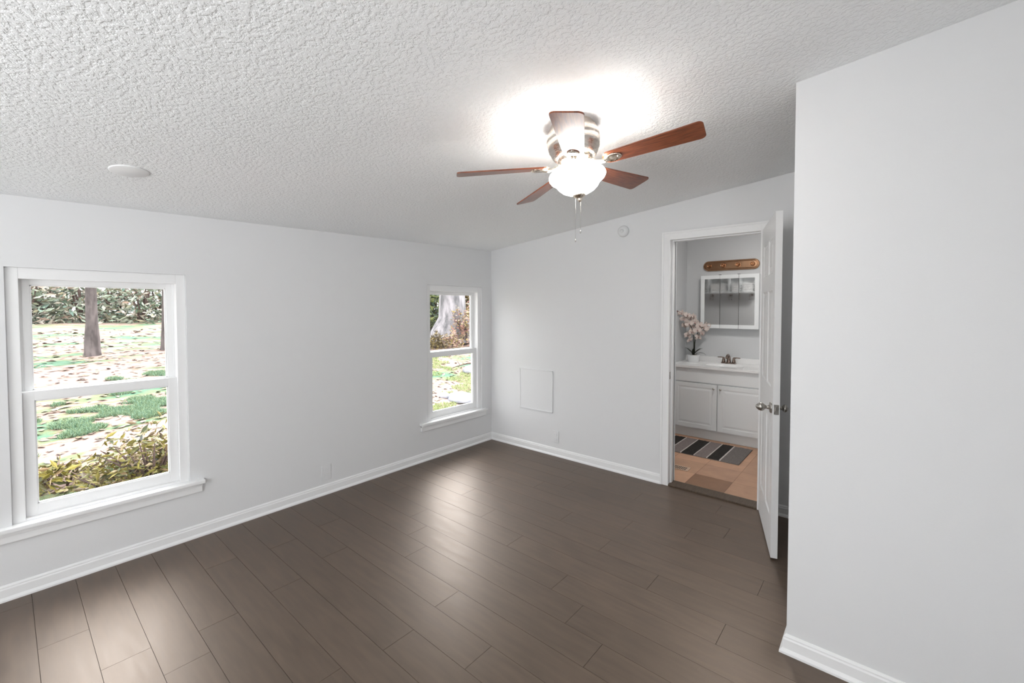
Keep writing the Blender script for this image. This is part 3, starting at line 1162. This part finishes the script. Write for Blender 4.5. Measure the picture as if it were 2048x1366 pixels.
# countertop with integral sink and backsplash
q = MB()
X0, X1, Y0, Y1, ZT = 1.453, 2.480, 1.478, 2.0495, 0.822
ccx, ccy, rx, ry = 1.985, 1.745, 0.205, 0.150
nseg = 40
ring = [(ccx+rx*math.cos(2*PI*k/nseg), ccy+ry*math.sin(2*PI*k/nseg)) for k in range(nseg)]
outer = []
for k in range(nseg):
    a = 2*PI*k/nseg
    dx, dy = math.cos(a)*rx, math.sin(a)*ry
    ts = []
    if dx > 1e-9:
        ts.append((X1-ccx)/dx)
    if dx < -1e-9:
        ts.append((X0-ccx)/dx)
    if dy > 1e-9:
        ts.append((Y1-ccy)/dy)
    if dy < -1e-9:
        ts.append((Y0-ccy)/dy)
    t = min(ts)
    outer.append((ccx+dx*t, ccy+dy*t))
prs = [(1.0, 0.0), (0.97, -0.004), (0.88, -0.03), (0.7, -0.075), (0.4, -0.115), (0.08, -0.13)]
vr = [[q.bm.verts.new((x-ccx, y-1.48, ZT)) for x, y in outer]]
for s, dz in prs:
    vr.append([q.bm.verts.new((rx*s*math.cos(2*PI*k/nseg), ccy+ry*s*math.sin(2*PI*k/nseg)-1.48, ZT+dz)) for k in range(nseg)])
for a, c in zip(vr, vr[1:]):
    for k in range(nseg):
        f = q.bm.faces.new((a[k], a[(k+1) % nseg], c[(k+1) % nseg], c[k]))
        f.smooth = True
q.bm.faces.new(vr[-1])
for cxx, cyy in ((X0, Y0), (X1, Y0), (X1, Y1), (X0, Y1)):      # fill the four corner triangles
    best = sorted(range(nseg), key=lambda k: (outer[k][0]-cxx)**2+(outer[k][1]-cyy)**2)[:2]
    q.face([(outer[best[0]][0]-ccx, outer[best[0]][1]-1.48, ZT), (outer[best[1]][0]-ccx, outer[best[1]][1]-1.48, ZT), (cxx-ccx, cyy-1.48, ZT)])
for (xa, xb, ya, yb) in ((X0, X1, Y0, Y0+.02), (X0, X0+.02, Y0, Y1), (X1-.02, X1, Y0, Y1), (X0, X1, Y1-.02, Y1)):
    q.box(xa-ccx, xb-ccx, ya-1.48, yb-1.48, ZT-.026, ZT-.0005, 0.003)
q.box(X0-ccx, X1-ccx, Y1-.018-1.48, Y1-1.48, ZT-.001, ZT+.062, 0.003)
ct = q.build('countertop', M['counter'])
ct.location = (ccx, 1.48, 0)
tag(ct, 'white countertop with moulded sink basin and backsplash on the vanity', 'countertop')

# faucet
fa = empty('faucet', (1.975, 1.955, ZT))
tag(fa, 'dark metal two handle faucet at the back of the white countertop', 'faucet')
q = MB()
q.box(-0.078, 0.078, -0.027, 0.027, 0.0, 0.014, 0.006)
q.lathe([(0.030, 0.012), (0.024, 0.02), (0.019, 0.05), (0.017, 0.085), (0.0, 0.088)], 24)
q.build('faucet_base', M['bronze'], fa)
q = MB()
q.tube([(0, 0.004, 0.05), (0, 0.0, 0.082), (0, -0.02, 0.100), (0, -0.055, 0.100), (0, -0.09, 0.084), (0, -0.104, 0.070)], [0.017, 0.017, 0.015, 0.013, 0.012, 0.011], 16)
q.build('spout', M['bronze'], fa)
for sx in (-1, 1):
    q = MB()
    q.lathe([(0.022, 0.012), (0.019, 0.03), (0.013, 0.06), (0.012, 0.070), (0.0, 0.074)], 20, mat=Matrix.Translation((sx*0.055, 0, 0)))
    q.tube([(sx*0.055, 0, 0.068), (sx*0.080, 0.002, 0.072), (sx*0.122, 0.004, 0.070)], [0.008, 0.0065, 0.005], 10)
    q.build('faucet_handle', M['bronze'], fa)

# ------------------------------------------------------------------ mirror cabinet
mc = empty('mirror_cabinet', (1.962, BY1, 1.545))
tag(mc, 'white framed tri-view mirror cabinet above the sink', 'mirror cabinet')
mx0, mx1, mz0, mz1 = 1.652, 2.282, 1.232, 1.862
q = MB()
q.box(mx0-1.962+.004, mx1-1.962-.004, -0.082, 0, mz0-1.545+.004, mz1-1.545-.004, 0.002)
q.build('cabinet_body', M['vanity'], mc)
doors = [(mx0, 1.868, True, False, 0.8), (1.870, 2.071, False, False, -0.6), (2.073, mx1, False, True, 0.5)]
for xa, xb, lf, rf, ang in doors:
    d = MB()
    l, r = xa-1.962, xb-1.962
    fw_ = 0.044
    il = l+(fw_ if lf else 0.002)
    ir = r-(fw_ if rf else 0.002)
    z0, z1 = mz0-1.545, mz1-1.545
    d.box(l, r, -0.100, -0.083, z1-fw_, z1, 0.002)
    d.box(l, r, -0.100, -0.083, z0, z0+fw_, 0.002)
    if lf:
        d.box(l, il, -0.100, -0.083, z0+fw_, z1-fw_, 0.002)
    if rf:
        d.box(ir, r, -0.100, -0.083, z0+fw_, z1-fw_, 0.002)
    d.box(il, ir, -0.089, -0.084, z0+fw_-.002, z1-fw_+.002, 0)
    do = d.build('mirror_door', M['vanity'], mc)
    g = MB()
    m_x = (il+ir)/2
    g.box(il-m_x-(0 if lf else .0015), ir-m_x+(0 if rf else .0015), -0.002, 0.001, z0+fw_, z1-fw_, 0)
    go = g.build('mirror_glass', M['mirror'], do)
    go.location = (m_x, -0.093, 0)
    go.rotation_euler = (0, 0, math.radians(ang))
for cxx, full in ((1.869, False), (2.072, True)):
    d = MB()
    e_ = 0.0 if full else 0.044
    d.box(cxx-.0016-1.962, cxx+.0016-1.962, -0.1005, -0.0832, mz0-1.545+e_, mz1-1.545-e_)
    d.build('door_gap', M['slot'], mc)
for cxx in (1.868, 2.071):
    d = MB()
    d.box(cxx-.014-1.962, cxx+.014-1.962, -0.098, -0.080, mz1-1.545, mz1-1.545+.006, 0.002)
    d.build('pivot_clip', M['slot'], mc)

# ------------------------------------------------------------------ vanity light bar
lb = empty('vanity_light_bar', (1.961, BY1, 1.980))
tag(lb, 'copper brown four socket vanity light bar above the mirror cabinet', 'light fixture')


def stadium(hl, r, y, n=14):
    P = []
    for k in range(n+1):
        a = -PI/2+PI*k/n
        P.append((hl-r+r*math.cos(a), y, r*math.sin(a)))
    for k in range(n+1):
        a = PI/2+PI*k/n
        P.append((-hl+r+r*math.cos(a), y, r*math.sin(a)))
    return P


q = MB()
rr_ = [stadium(0.306, 0.060, 0.0), stadium(0.306, 0.060, -0.018), stadium(0.300, 0.054, -0.028), stadium(0.288, 0.040, -0.032), stadium(0.284, 0.037, -0.026)]
vr = [[q.bm.verts.new(p_) for p_ in R] for R in rr_]
for a, c in zip(vr, vr[1:]):
    for k in range(len(a)):
        q.bm.faces.new((a[k], a[(k+1) % len(a)], c[(k+1) % len(a)], c[k]))
q.bm.faces.new(vr[-1])
q.bm.faces.new(vr[0])
q.build('light_plate', M['brass'], lb)
for sx in (1.722, 1.883, 2.042, 2.197):
    q = MB()
    q.lathe([(0.026, 0.024), (0.025, 0.034), (0.021, 0.040), (0.0205, 0.066), (0.017, 0.068), (0.016, 0.050), (0.0, 0.049)], 24,
            mat=Matrix.Translation((sx-1.961, 0, 0)) @ Matrix.Rotation(math.radians(90), 4, 'X'))
    q.build('socket', M['brass'], lb)

# ------------------------------------------------------------------ orchid
orc = empty('potted_orchid', (1.608, 1.85, ZT))
tag(orc, 'blush artificial orchid in a white pot at the left of the vanity top', 'potted orchid')
q = MB()
q.lathe([(0.0, 0.0), (0.058, 0.0), (0.060, 0.004), (0.070, 0.082), (0.072, 0.088), (0.066, 0.088), (0.064, 0.078), (0.0, 0.078)], 36)
q.build('pot', M['pot'], orc)
q = MB()
q.lathe([(0.063, 0.076), (0.05, 0.083), (0.02, 0.087), (0.0, 0.088)], 24, cap=False)
q.build('pot_filling', M['moss'], orc)
# frame at the pot: picture right and depth axes so that the sprays spread sideways
ur = Vector((_rt.x, _rt.y, 0)).normalized()
U = lambda r, d, z: (ur.x*r-ur.y*d*-1*0 + (-ur.y)*d, ur.y*r+ur.x*d, z)


def leafblade(mb, pts, wid, mi=0, fold=0.25):
    """ribbon leaf along pts with widths"""
    L = []
    for i, p in enumerate(pts):
        p = Vector(p)
        d = (Vector(pts[min(i+1, len(pts)-1)])-Vector(pts[max(i-1, 0)])).normalized()
        s = d.cross(Vector((0, 0, 1)))
        if s.length < 1e-3:
            s = Vector((1, 0, 0))
        s.normalize()
        up = s.cross(d)
        w = wid[i]
        L.append((mb.bm.verts.new(p-s*w+up*w*fold), mb.bm.verts.new(p), mb.bm.verts.new(p+s*w+up*w*fold)))
    for a, c in zip(L, L[1:]):
        for k in (0, 1):
            f = mb.bm.faces.new((a[k], a[k+1], c[k+1], c[k]))
            f.material_index = mi
            f.smooth = True


for (r1, d1, z1, r2, d2, z2, w) in ((-0.05, 0.0, 0.14, -0.10, 0.0, 0.175, 0.022), (0.05, -0.01, 0.14, 0.105, -0.01, 0.165, 0.022), (-0.03, -0.05, 0.12, -0.06, -0.10, 0.13, 0.018),
                                    (0.07, -0.03, 0.115, 0.13, -0.05, 0.092, 0.012), (0.02, 0.05, 0.13, 0.05, 0.09, 0.16, 0.018)):
    q = MB()
    leafblade(q, [U(0, 0, 0.08), U(r1*.5, d1*.5, 0.08+(z1-.08)*.65), U(r1, d1, z1), U((r1+r2)/2, (d1+d2)/2, (z1+z2)/2+.006), U(r2, d2, z2)], [w*.5, w*.9, w, w*.7, 0.001])
    o = q.build('orchid_leaf', M['stem'], orc)
    sm = o.modifiers.new('solid', 'SOLIDIFY')
    sm.thickness = 0.002
s1 = [(0.0, 0, 0.08), (0.004, 0, 0.20), (0.002, 0, 0.30), (-0.02, 0.0, 0.40), (-0.07, 0.0, 0.50), (-0.13, 0, 0.575), (-0.19, 0.0, 0.61)]
s2 = [(0.006, -0.004, 0.08), (0.010, -0.01, 0.22), (0.016, -0.012, 0.30), (0.05, -0.015, 0.375), (0.11, -0.015, 0.425), (0.18, -0.015, 0.437), (0.24, -0.015, 0.43)]
for s_p in (s1, s2):
    q = MB()
    q.tube([U(*p_) for p_ in s_p], [0.006, 0.006, 0.005, 0.0035, 0.003, 0.002, 0.0012], 8)
    q.build('flower_stem', M['stem'], orc)


def flower(size, seed):
    rn_ = random.Random(seed)
    mb = MB()
    # three narrow sepals, two broad petals, facing -y
    for ang, wl, ln in ((90, 0.42, 1.0), (210, 0.42, 0.95), (330, 0.42, 0.95), (10, 0.85, 1.0), (170, 0.85, 1.0)):
        a = math.radians(ang+rn_.uniform(-8, 8))
        bend = rn_.uniform(-0.25, 0.35)
        rows = []
        for i in range(6):
            t = i/5
            w = wl*size*math.sin(PI*(0.08+0.88*t))**0.7*0.62
            r = ln*size*t
            row = []
            for k in (-1, -0.5, 0, 0.5, 1):
                x, z = r, k*w
                y = -bend*size*t*t*0.8+0.10*size*(k*k)*(1 if wl > .5 else .4)*-1-0.02*size
                X = x*math.cos(a)-z*math.sin(a)
                Z = x*math.sin(a)+z*math.cos(a)
                row.append(mb.bm.verts.new((X, y+(0.006 if wl < .5 else 0), Z)))
            rows.append(row)
        for p_, n_ in zip(rows, rows[1:]):
            for k in range(4):
                f = mb.bm.faces.new((p_[k], p_[k+1], n_[k+1], n_[k]))
                f.smooth = True
    mb.lathe([(0.0, 0.0), (0.12*size, 0.05*size), (0.16*size, 0.2*size), (0.08*size, 0.38*size), (0.0, 0.42*size)], 10, mi=1, mat=Matrix.Rotation(math.radians(105), 4, 'X'))
    return mb


fpos = [(-0.150, 0.00, 0.585, .050), (-0.095, -0.03, 0.560, .056), (-0.125, -0.02, 0.515, .054), (-0.045, 0.0, 0.520, .056), (-0.07, -0.035, 0.46, .054), (-0.105, 0.03, 0.44, .050),
        (0.005, -0.02, 0.475, .056), (0.055, -0.03, 0.44, .058), (0.115, -0.02, 0.41, .058), (0.155, 0.0, 0.435, .050), (0.02, -0.05, 0.385, .058), (0.085, -0.02, 0.345, .056),
        (-0.045, -0.04, 0.360, .056), (-0.085, -0.02, 0.320, .050), (0.045, -0.02, 0.30, .050), (-0.05, 0.0, 0.265, .044), (0.0, 0.02, 0.42, .05), (-0.02, -0.03, 0.55, .046)]
for i, (r, d, z, s) in enumerate(fpos):
    o = flower(s, i+3).build('orchid_flower', [M['petal'], M['petalc']], orc)
    o.location = U(r, d, z)
    base_a = math.atan2(_rt.y, _rt.x)
    rr2 = random.Random(i)
    o.rotation_euler = (rr2.uniform(-.4, .3), rr2.uniform(-.4, .4), base_a+rr2.uniform(-.7, .7)+(-.3 if r < 0 else .3)*0)
    sm = o.modifiers.new('solid', 'SOLIDIFY')
    sm.thickness = 0.0012
for (r, d, z, s) in ((-0.20, 0, 0.612, .011), (-0.222, 0, 0.628, .008), (-0.215, 0, 0.60, .008), (0.205, -0.015, 0.445, .013), (0.228, -0.015, 0.430, .010), (0.245, -0.015, 0.442, .008), (0.255, -0.015, 0.422, .006)):
    q = MB()
    q.lathe([(0.0, -s*1.3), (s*.8, -s*.6), (s, 0), (s*.7, s*.8), (0.0, s*1.3)], 12)
    o = q.build('orchid_bud', M['bud'], orc)
    o.location = U(r, d, z)

# ------------------------------------------------------------------ rug and floor vent
rug = empty('bath_rug', (1.85, 1.15, 0))
tag(rug, 'black, grey and mauve striped bath rug in front of the vanity', 'rug')
stripes = [('d', 1.42, 1.55), ('c', 1.55, 1.565), ('m', 1.565, 1.675), ('c', 1.675, 1.688), ('d', 1.688, 1.69)]
seq = [(1.44, 1.536, 'rug_dark'), (1.536, 1.548, 'rug_cream'), (1.548, 1.664, 'rug_mauve'), (1.664, 1.676, 'rug_cream'), (1.676, 1.796, 'rug_dark'), (1.796, 1.808, 'rug_cream'),
       (1.808, 1.928, 'rug_mauve'), (1.928, 1.938, 'rug_cream'), (1.938, 2.049, 'rug_dark'), (2.049, 2.061, 'rug_cream')]
# measured boundaries (near edge) shifted so the last four are exact
seq = [(1.300, 1.415, 'rug_dark'), (1.415, 1.427, 'rug_cream'), (1.427, 1.545, 'rug_mauve'), (1.545, 1.557, 'rug_cream'), (1.557, 1.672, 'rug_dark'), (1.672, 1.684, 'rug_cream'),
       (1.684, 1.797, 'rug_mauve'), (1.797, 1.809, 'rug_cream'), (1.809, 1.928, 'rug_dark'), (1.928, 1.938, 'rug_cream'), (1.938, 2.049, 'rug_mauve'),
       (2.049, 2.061, 'rug_cream'), (2.061, 2.168, 'rug_dark'), (2.168, 2.181, 'rug_cream'), (2.181, 2.343, 'rug_grey')]
q = MB()
mats = ['rug_dark', 'rug_cream', 'rug_mauve', 'rug_grey']
rr3 = random.Random(5)
nY = 60
for xa, xb, mt in seq:
    nx = max(2, int((xb-xa)/0.011))
    g = [[q.bm.verts.new((xa+(xb-xa)*i/nx-1.85, 0.882+0.56*j/nY-1.15, 0.011+rr3.uniform(-.0018, .0018)-(0.006 if j in (0, nY) else 0))) for i in range(nx+1)] for j in range(nY+1)]
    for j in range(nY):
        for i in range(nx):
            f = q.bm.faces.new((g[j][i], g[j][i+1], g[j+1][i+1], g[j+1][i]))
            f.material_index = mats.index(mt)
            f.smooth = True
q.box(1.300-1.85, 2.343-1.85, 0.880-1.15, 1.444-1.15, 0.0, 0.006, 0.002, mi=3)
q.build('rug_pile', [M[k] for k in mats], rug)

fv = empty('floor_vent', (1.900, 0.465, 0))
tag(fv, 'small tan metal floor vent on the bathroom tile', 'vent')
q = MB()
for a in ((-.128, .128, -.052, -.038), (-.128, .128, .038, .052), (-.128, -.108, -.038, .038), (.108, .128, -.038, .038)):
    q.box(a[0], a[1], a[2], a[3], 0.0, 0.005, 0.0015)
q.build('vent_frame', M['vent'], fv)
q = MB()
q.box(-.11, .11, -.04, .04, 0.0002, 0.001)
q.build('vent_opening', M['slot'], fv)
q = MB()
for k in range(14):
    x = -0.104+k*0.016
    q.box(x-.002, x+.002, -.038, .038, 0.0005, 0.0045)
q.box(-.108, .108, -.002, .002, 0.0005, 0.0046)
q.build('vent_louvres', M['vent'], fv)

# ------------------------------------------------------------------ cubby shelf seen in the mirror
cs = empty('cubby_shelf', (1.50, BT+0.006, 1.70))
tag(cs, 'white cubby shelf with hooks, seen reflected in the bathroom mirror', 'shelf')
q = MB()
W_, H_, D_ = 0.44, 0.30, 0.15
q.box(-W_, W_, 0, D_, 0.0, 0.014, 0.002)
q.box(-W_, W_, 0, D_, H_-.014, H_, 0.002)
for k in range(5):
    x = -W_+.007+k*(2*W_-.014)/4
    q.box(x-.007, x+.007, 0, D_, 0.014, H_-.014, 0.002)
q.box(-W_, W_, 0, 0.008, 0.014, H_-.014, 0)
q.build('shelf_box', M['vanity'], cs)
q = MB()
q.box(-W_, W_, 0, 0.014, -0.09, 0.0, 0.002)
q.build('hook_rail', M['bathwall'], cs)
for k in range(5):
    x = -W_+0.08+k*(2*W_-.16)/4
    q = MB()
    for dx in (-.018, .018):
        q.tube([(x+dx, 0.014, -0.02), (x+dx, 0.05, -0.03), (x+dx, 0.062, -0.07), (x+dx, 0.050, -0.10), (x+dx, 0.03, -0.095)], 0.0055, 8)
    q.box(x-.022, x+.022, 0.012, 0.018, -0.045, -0.01, 0.002)
    q.build('hook', M['bronze'], cs)
tl = None
for k in range(4):
    x = 1.50-W_+.007+(k+.5)*(2*W_-.014)/4
    if tl is None:
        q = MB()
        for j in range(4):
            q.box(-.072, .072, -.055, .055, j*.034, j*.034+.032, 0.011)
        tl = q.build('folded_towel', M['towel'])
        o = tl
    else:
        o = tl.copy()
        COL.objects.link(o)
    o.location = (x, BT+0.006+.075, 1.7145)
    tag(o, 'folded white towel stack in a cubby of the mirrored shelf', 'towel', 'folded towels in the cubby shelf')

# ------------------------------------------------------------------ garden


def gz(x, y=0):
    d = max(-x-1.0, 0)
    return -0.45+1.55*(1-math.exp(-d/7.0))+0.03*math.sin(x*1.3+y*.7)+0.02*math.sin(y*2.1)


q = MB()
NX, NY_ = 90, 90
gx = [-0.2-(i/NX)**1.5*30 for i in range(NX+1)]
gy = [-22+52*j/NY_ for j in range(NY_+1)]
G = [[q.bm.verts.new((x, y, gz(x, y))) for x in gx] for y in gy]
for j in range(NY_):
    for i in range(NX):
        f = q.bm.faces.new((G[j][i], G[j][i+1], G[j+1][i+1], G[j+1][i]))
        f.smooth = True
gr = q.build('garden_ground', M['lawn'])
struct(gr, 'leaf strewn lawn rising away outside the windows', 'ground')


def leafcloud(mb, n, fn, size, rnd_, asp=0.45):
    for _ in range(n):
        p_ = Vector(fn())
        s = size*rnd_.uniform(0.6, 1.4)
        d = Vector((rnd_.gauss(0, 1), rnd_.gauss(0, 1), rnd_.gauss(0, .6))).normalized()
        u = d.cross(Vector((rnd_.gauss(0, 1), rnd_.gauss(0, 1), rnd_.gauss(0, 1)))).normalized()
        nn_ = d.cross(u)
        a, c = p_-d*s, p_+d*s
        m1, m2 = p_+u*s*asp+nn_*s*.12, p_-u*s*asp+nn_*s*.12
        mb.face([a, m1, c, m2])


def tree(x, y, r, h, label, bark, crown=None, flare=1.3, lean=(0, 0), group=None, leaf='leaf_far', cn=1800, cr=(1.6, 1.6, 0.8), cz_=2.6, lsz=0.09, name='tree'):
    root = empty(name, (x, y, gz(x, y)-0.02))
    tag(root, label, 'tree', group)
    mb = MB()
    rn_ = random.Random(int(x*100+y*10))
    prof = [(0, flare), (0.03, flare*.88), (0.08, flare*.72+.2), (0.18, 1.06), (0.4, 0.96), (0.7, .85), (1.0, .72)]
    seg = 20
    rings = []
    ph = rn_.uniform(0, 6)
    for t, k in prof:
        ring = []
        for s in range(seg):
            a = 2*PI*s/seg
            lob = 1+0.10*(k-0.9)*math.sin(5*a+ph)+0.05*math.sin(3*a+ph)+rn_.uniform(-.03, .03)
            ring.append(mb.bm.verts.new((lean[0]*t+r*k*lob*math.cos(a), lean[1]*t+r*k*lob*math.sin(a), h*t)))
        rings.append(ring)
    for a, c in zip(rings, rings[1:]):
        for s in range(seg):
            f = mb.bm.faces.new((a[s], a[(s+1) % seg], c[(s+1) % seg], c[s]))
            f.smooth = True
    mb.build('trunk', bark, root)
    for k in range(7):
        br = MB()
        a = rn_.uniform(0, 2*PI)
        z = h*rn_.uniform(0.42, 0.95)
        L = rn_.uniform(.8, 1.6)
        t = z/h
        br.tube([(lean[0]*t, lean[1]*t, z), (lean[0]*t+L*.5*math.cos(a), lean[1]*t+L*.5*math.sin(a), z+.1), (lean[0]*t+L*math.cos(a), lean[1]*t+L*math.sin(a), z+.02)], [r*.25, r*.15, r*.05], 6)
        br.build('branch', bark, root)
    if cn:
        cm = MB()
        def fn():
            while True:
                v = Vector((rn_.uniform(-1, 1), rn_.uniform(-1, 1), rn_.uniform(-1, 1)))
                if v.length < 1:
                    return (v.x*cr[0], v.y*cr[1], cz_+v.z*cr[2])
        leafcloud(cm, cn, fn, lsz, rn_)
        cm.build('foliage', M[leaf], root, recalc=False)
    return root


def bush(x, y, rx, ry, h, n, leaf, lsz, label, group=None, z0=0.0, name='garden_shrub', stems=9, cat='shrub'):
    root = empty(name, (x, y, gz(x, y)))
    tag(root, label, cat, group)
    rn_ = random.Random(int(x*77+y*13)+n)
    st = MB()
    for k in range(stems):
        a = rn_.uniform(0, 2*PI)
        L = rn_.uniform(.4, .95)
        st.tube([(0.05*math.cos(a), 0.05*math.sin(a), -0.03), (rx*L*.45*math.cos(a), ry*L*.45*math.sin(a), h*.5), (rx*L*math.cos(a), ry*L*math.sin(a), h*rn_.uniform(.7, .95))],
                [0.018*h+.004, 0.012*h+.003, 0.003], 6)
    st.build('stems', M['darktwig'], root)
    fo = MB()
    def fn():
        while True:
            v = Vector((rn_.uniform(-1, 1), rn_.uniform(-1, 1), rn_.uniform(z0, 1)))
            if v.length < 1 and (v.length > 0.45 or rn_.random() < .3):
                k_ = 1+.2*math.sin(v.x*7+v.y*5)
                return (v.x*rx*k_, v.y*ry*k_, v.z*h*k_)
    leafcloud(fo, n, fn, lsz, rn_, 0.34)
    fo.build('foliage', M[leaf], root, recalc=False)
    return root


def at_px(u, X):
    """point of the plane x=X seen at picture column u (used once, to survey where things stand)"""
    d = _fw+_r2*((u-1024)/F_PX)
    t = (X-CAM.x)/d.x
    return CAM.y+d.y*t


# tree seen in the upper pane of the left window
tree(-8.2, at_px(183, -8.2), 0.085, 3.6, 'brown-grey tree trunk in the middle of the lawn outside the left window', M['bark'], flare=1.6, cn=900, cr=(1.5, 2.0, 0.45), cz_=2.05, lsz=.07)
tree(-8.5, at_px(338, -8.5), 0.12, 3.6, 'slim tree at the right edge of the left window view', M['bark'], flare=1.5, cn=700, cr=(1.2, .8, 0.5), cz_=2.3, lsz=.07)
# big oak in the corner window
tree(-7.0, at_px(905, -7.0), 0.40, 4.2, 'huge pale tree trunk with flared roots outside the corner window', M['palebark'], flare=2.1, cn=0)
# far tree line as individual bushes
FL = 'bushes along the far edge of the lawn'
for i in range(13):
    u = -60+i*38
    X = -17.5-(i % 3)*1.3
    y = at_px(u, X)
    bush(X, y, 0.85, 0.85, 2.1+.4*((i*7) % 3)/2, 620, 'leaf_far', 0.12, 'far hedge bush along the lawn edge beyond the left window', FL, z0=-.1, stems=6, name='hedge_bush')
FR = 'bushes beyond the big tree trunk'
for i, (u, X, lf) in enumerate(((845, -9.5, 'leaf_green'), (868, -9.0, 'leaf_green'), (890, -11, 'leaf_green'), (915, -11, 'leaf_brown'), (936, -9.2, 'leaf_brown'), (955, -9.6, 'leaf_brown'), (975, -10.5, 'leaf_green'))):
    bush(X, at_px(u, X), 0.8, 0.9, 2.3, 1500, lf, 0.10, ['leafy green bush beyond the left side of the pale trunk', 'brown olive bush beyond the right side of the pale trunk'][lf != 'leaf_green'] if i != 6 else 'green bush farthest right beyond the corner window',
         FR+(' at left' if lf == 'leaf_green' else ' at right') if i != 6 else None, z0=-.1, stems=5, name='background_bush')
bush(-6.2, at_px(932, -6.2), 0.45, 0.55, 1.15, 900, 'leaf_pink', 0.06, 'pink leaved shrub at the right foot of the pale trunk', name='pink_shrub')
bush(-5.9, at_px(903, -5.9), 0.30, 0.35, 0.42, 420, 'leaf_pink', 0.05, 'small reddish shrub in front of the pale trunk', name='pink_shrub')
bush(-6.0, at_px(868, -6.0), 0.35, 0.40, 0.42, 600, 'leaf_brown', 0.05, 'low olive brown plant at the left foot of the pale trunk', name='low_plant')
# olive shrub close to the left window
bush(-1.60, at_px(298, -1.60), 0.38, 0.42, 0.72, 2300, 'leaf_olive', 0.036, 'olive leaved shrub close outside the left window', name='olive_shrub', stems=26)
bush(-1.9, at_px(215, -1.9), 0.30, 0.30, 0.30, 420, 'leaf_olive', 0.036, 'lower sparse olive shrub left of the dense one outside the left window', name='olive_shrub', stems=16)
bush(-2.4, at_px(110, -2.4), 0.35, 0.34, 0.22, 360, 'leaf_olive', 0.045, 'low yellow green plant at the lower left of the left window view', name='low_plant', stems=10)
# grass
rg_ = random.Random(21)
q = MB()


def blades(mb, n, fx, hgt, wid):
    for _ in range(n):
        x, y = fx()
        z = gz(x, y)-.005
        a = rg_.uniform(0, PI)
        h = hgt*rg_.uniform(.5, 1.2)
        dx, dy = math.cos(a)*wid, math.sin(a)*wid
        lx, ly = rg_.gauss(0, .5)*h, rg_.gauss(0, .5)*h
        mb.face([(x-dx, y-dy, z), (x+dx, y+dy, z), (x+lx, y+ly, z+h)])


def patchy(x, y, s=1.0):
    return math.sin(x*1.9*s+y*.8*s)+math.sin(y*1.3*s-x*.7)+.8*math.sin(x*4.1+y*2.7)+.8*math.sin(y*9.3-x*6.1+math.sin(x*5))+.6*math.sin(x*15+y*4)


def fx1():
    while True:
        X = rg_.uniform(-6.2, -1.9)
        u = rg_.uniform(40, 360)
        y = at_px(u, X)
        band = -4.6 < X < -2.3
        if patchy(X, y) > (.1 if band else 1.6):
            return X, y


blades(q, 26000, fx1, 0.055, 0.006)
g1_ = q.build('grass', M['grassblade'], recalc=False)
tag(g1_, 'green grass patches on the lawn outside the left window', 'grass', kind='stuff')
q = MB()


def fx2():
    while True:
        X = rg_.uniform(-5.6, -0.9)
        u = rg_.uniform(840, 960)
        y = at_px(u, X)
        if patchy(X, y, 1.4) > .1:
            return X, y


blades(q, 16000, fx2, 0.045, 0.006)
g2_ = q.build('grass', M['grasslight'], recalc=False)
tag(g2_, 'light yellow green grass on the lawn outside the corner window', 'grass', kind='stuff')
# fallen leaves
q = MB()
for _ in range(2400):
    X = -1.2-rg_.random()**1.3*13
    u = rg_.choice((rg_.uniform(30, 370), rg_.uniform(840, 960)))
    y = at_px(u, X)
    s = rg_.uniform(.02, .05)*(1+(-X)/12)
    a = rg_.uniform(0, 2*PI)
    d1 = Vector((math.cos(a), math.sin(a), rg_.uniform(-.2, .3)))*s
    d2 = Vector((-math.sin(a), math.cos(a), rg_.uniform(-.3, .3)))*s*.5
    p_ = Vector((X, y, gz(X, y)+.012))
    q.face([p_-d1, p_+d2, p_+d1, p_-d2])
fl_ = q.build('fallen_leaves', M['leaf_litter'], recalc=False)
tag(fl_, 'brown fallen leaves scattered over the lawn', 'leaves', kind='stuff')
# stones and fallen branch near the corner window


def rock(x, y, sx, sy, sz, label, seed):
    t = bmesh.new()
    bmesh.ops.create_icosphere(t, subdivisions=3, radius=1)
    rn_ = random.Random(seed)
    o1, o2 = rn_.uniform(0, 9), rn_.uniform(0, 9)
    for v in t.verts:
        k = 1+.12*math.sin(3*v.co.x+o1)+.1*math.sin(4*v.co.y+o2)+.05*rn_.uniform(-1, 1)
        v.co = Vector((v.co.x*sx*k, v.co.y*sy*k, max(v.co.z, -.4)*sz*k))
    for f in t.faces:
        f.smooth = True
    mb = MB()
    mb.merge(t)
    o = mb.build('garden_stone', M['stone'])
    o.location = (x, y, gz(x, y)+sz*.2)
    return tag(o, label, 'stone')


rock(-2.5, at_px(922, -2.5), 0.42, 0.27, 0.09, 'broad flat pale stone at the bottom right of the corner window view', 1)
rock(-2.7, at_px(889, -2.7), 0.10, 0.11, 0.07, 'small grey stone left of the broad flat one', 2)
rock(-3.7, at_px(941, -3.7), 0.16, 0.16, 0.12, 'rounded grey stone beside the fallen branch', 3)
q = MB()
X = -3.9
pts = [Vector((X, at_px(905, X), gz(X)+.05)), Vector((X-.05, at_px(920, X-.05), gz(X)+.07)), Vector((X, at_px(935, X), gz(X)+.10)), Vector((X+.1, at_px(955, X), gz(X)+.09))]
q.tube(pts, [0.006, 0.012, 0.018, 0.022], 8)
q.tube([pts[1], pts[1]+Vector((-.05, -.06, .12))], [0.008, 0.003], 6)
tag(q.build('fallen_branch', M['darktwig']), 'dark fallen branch lying on the lawn outside the corner window', 'branch')
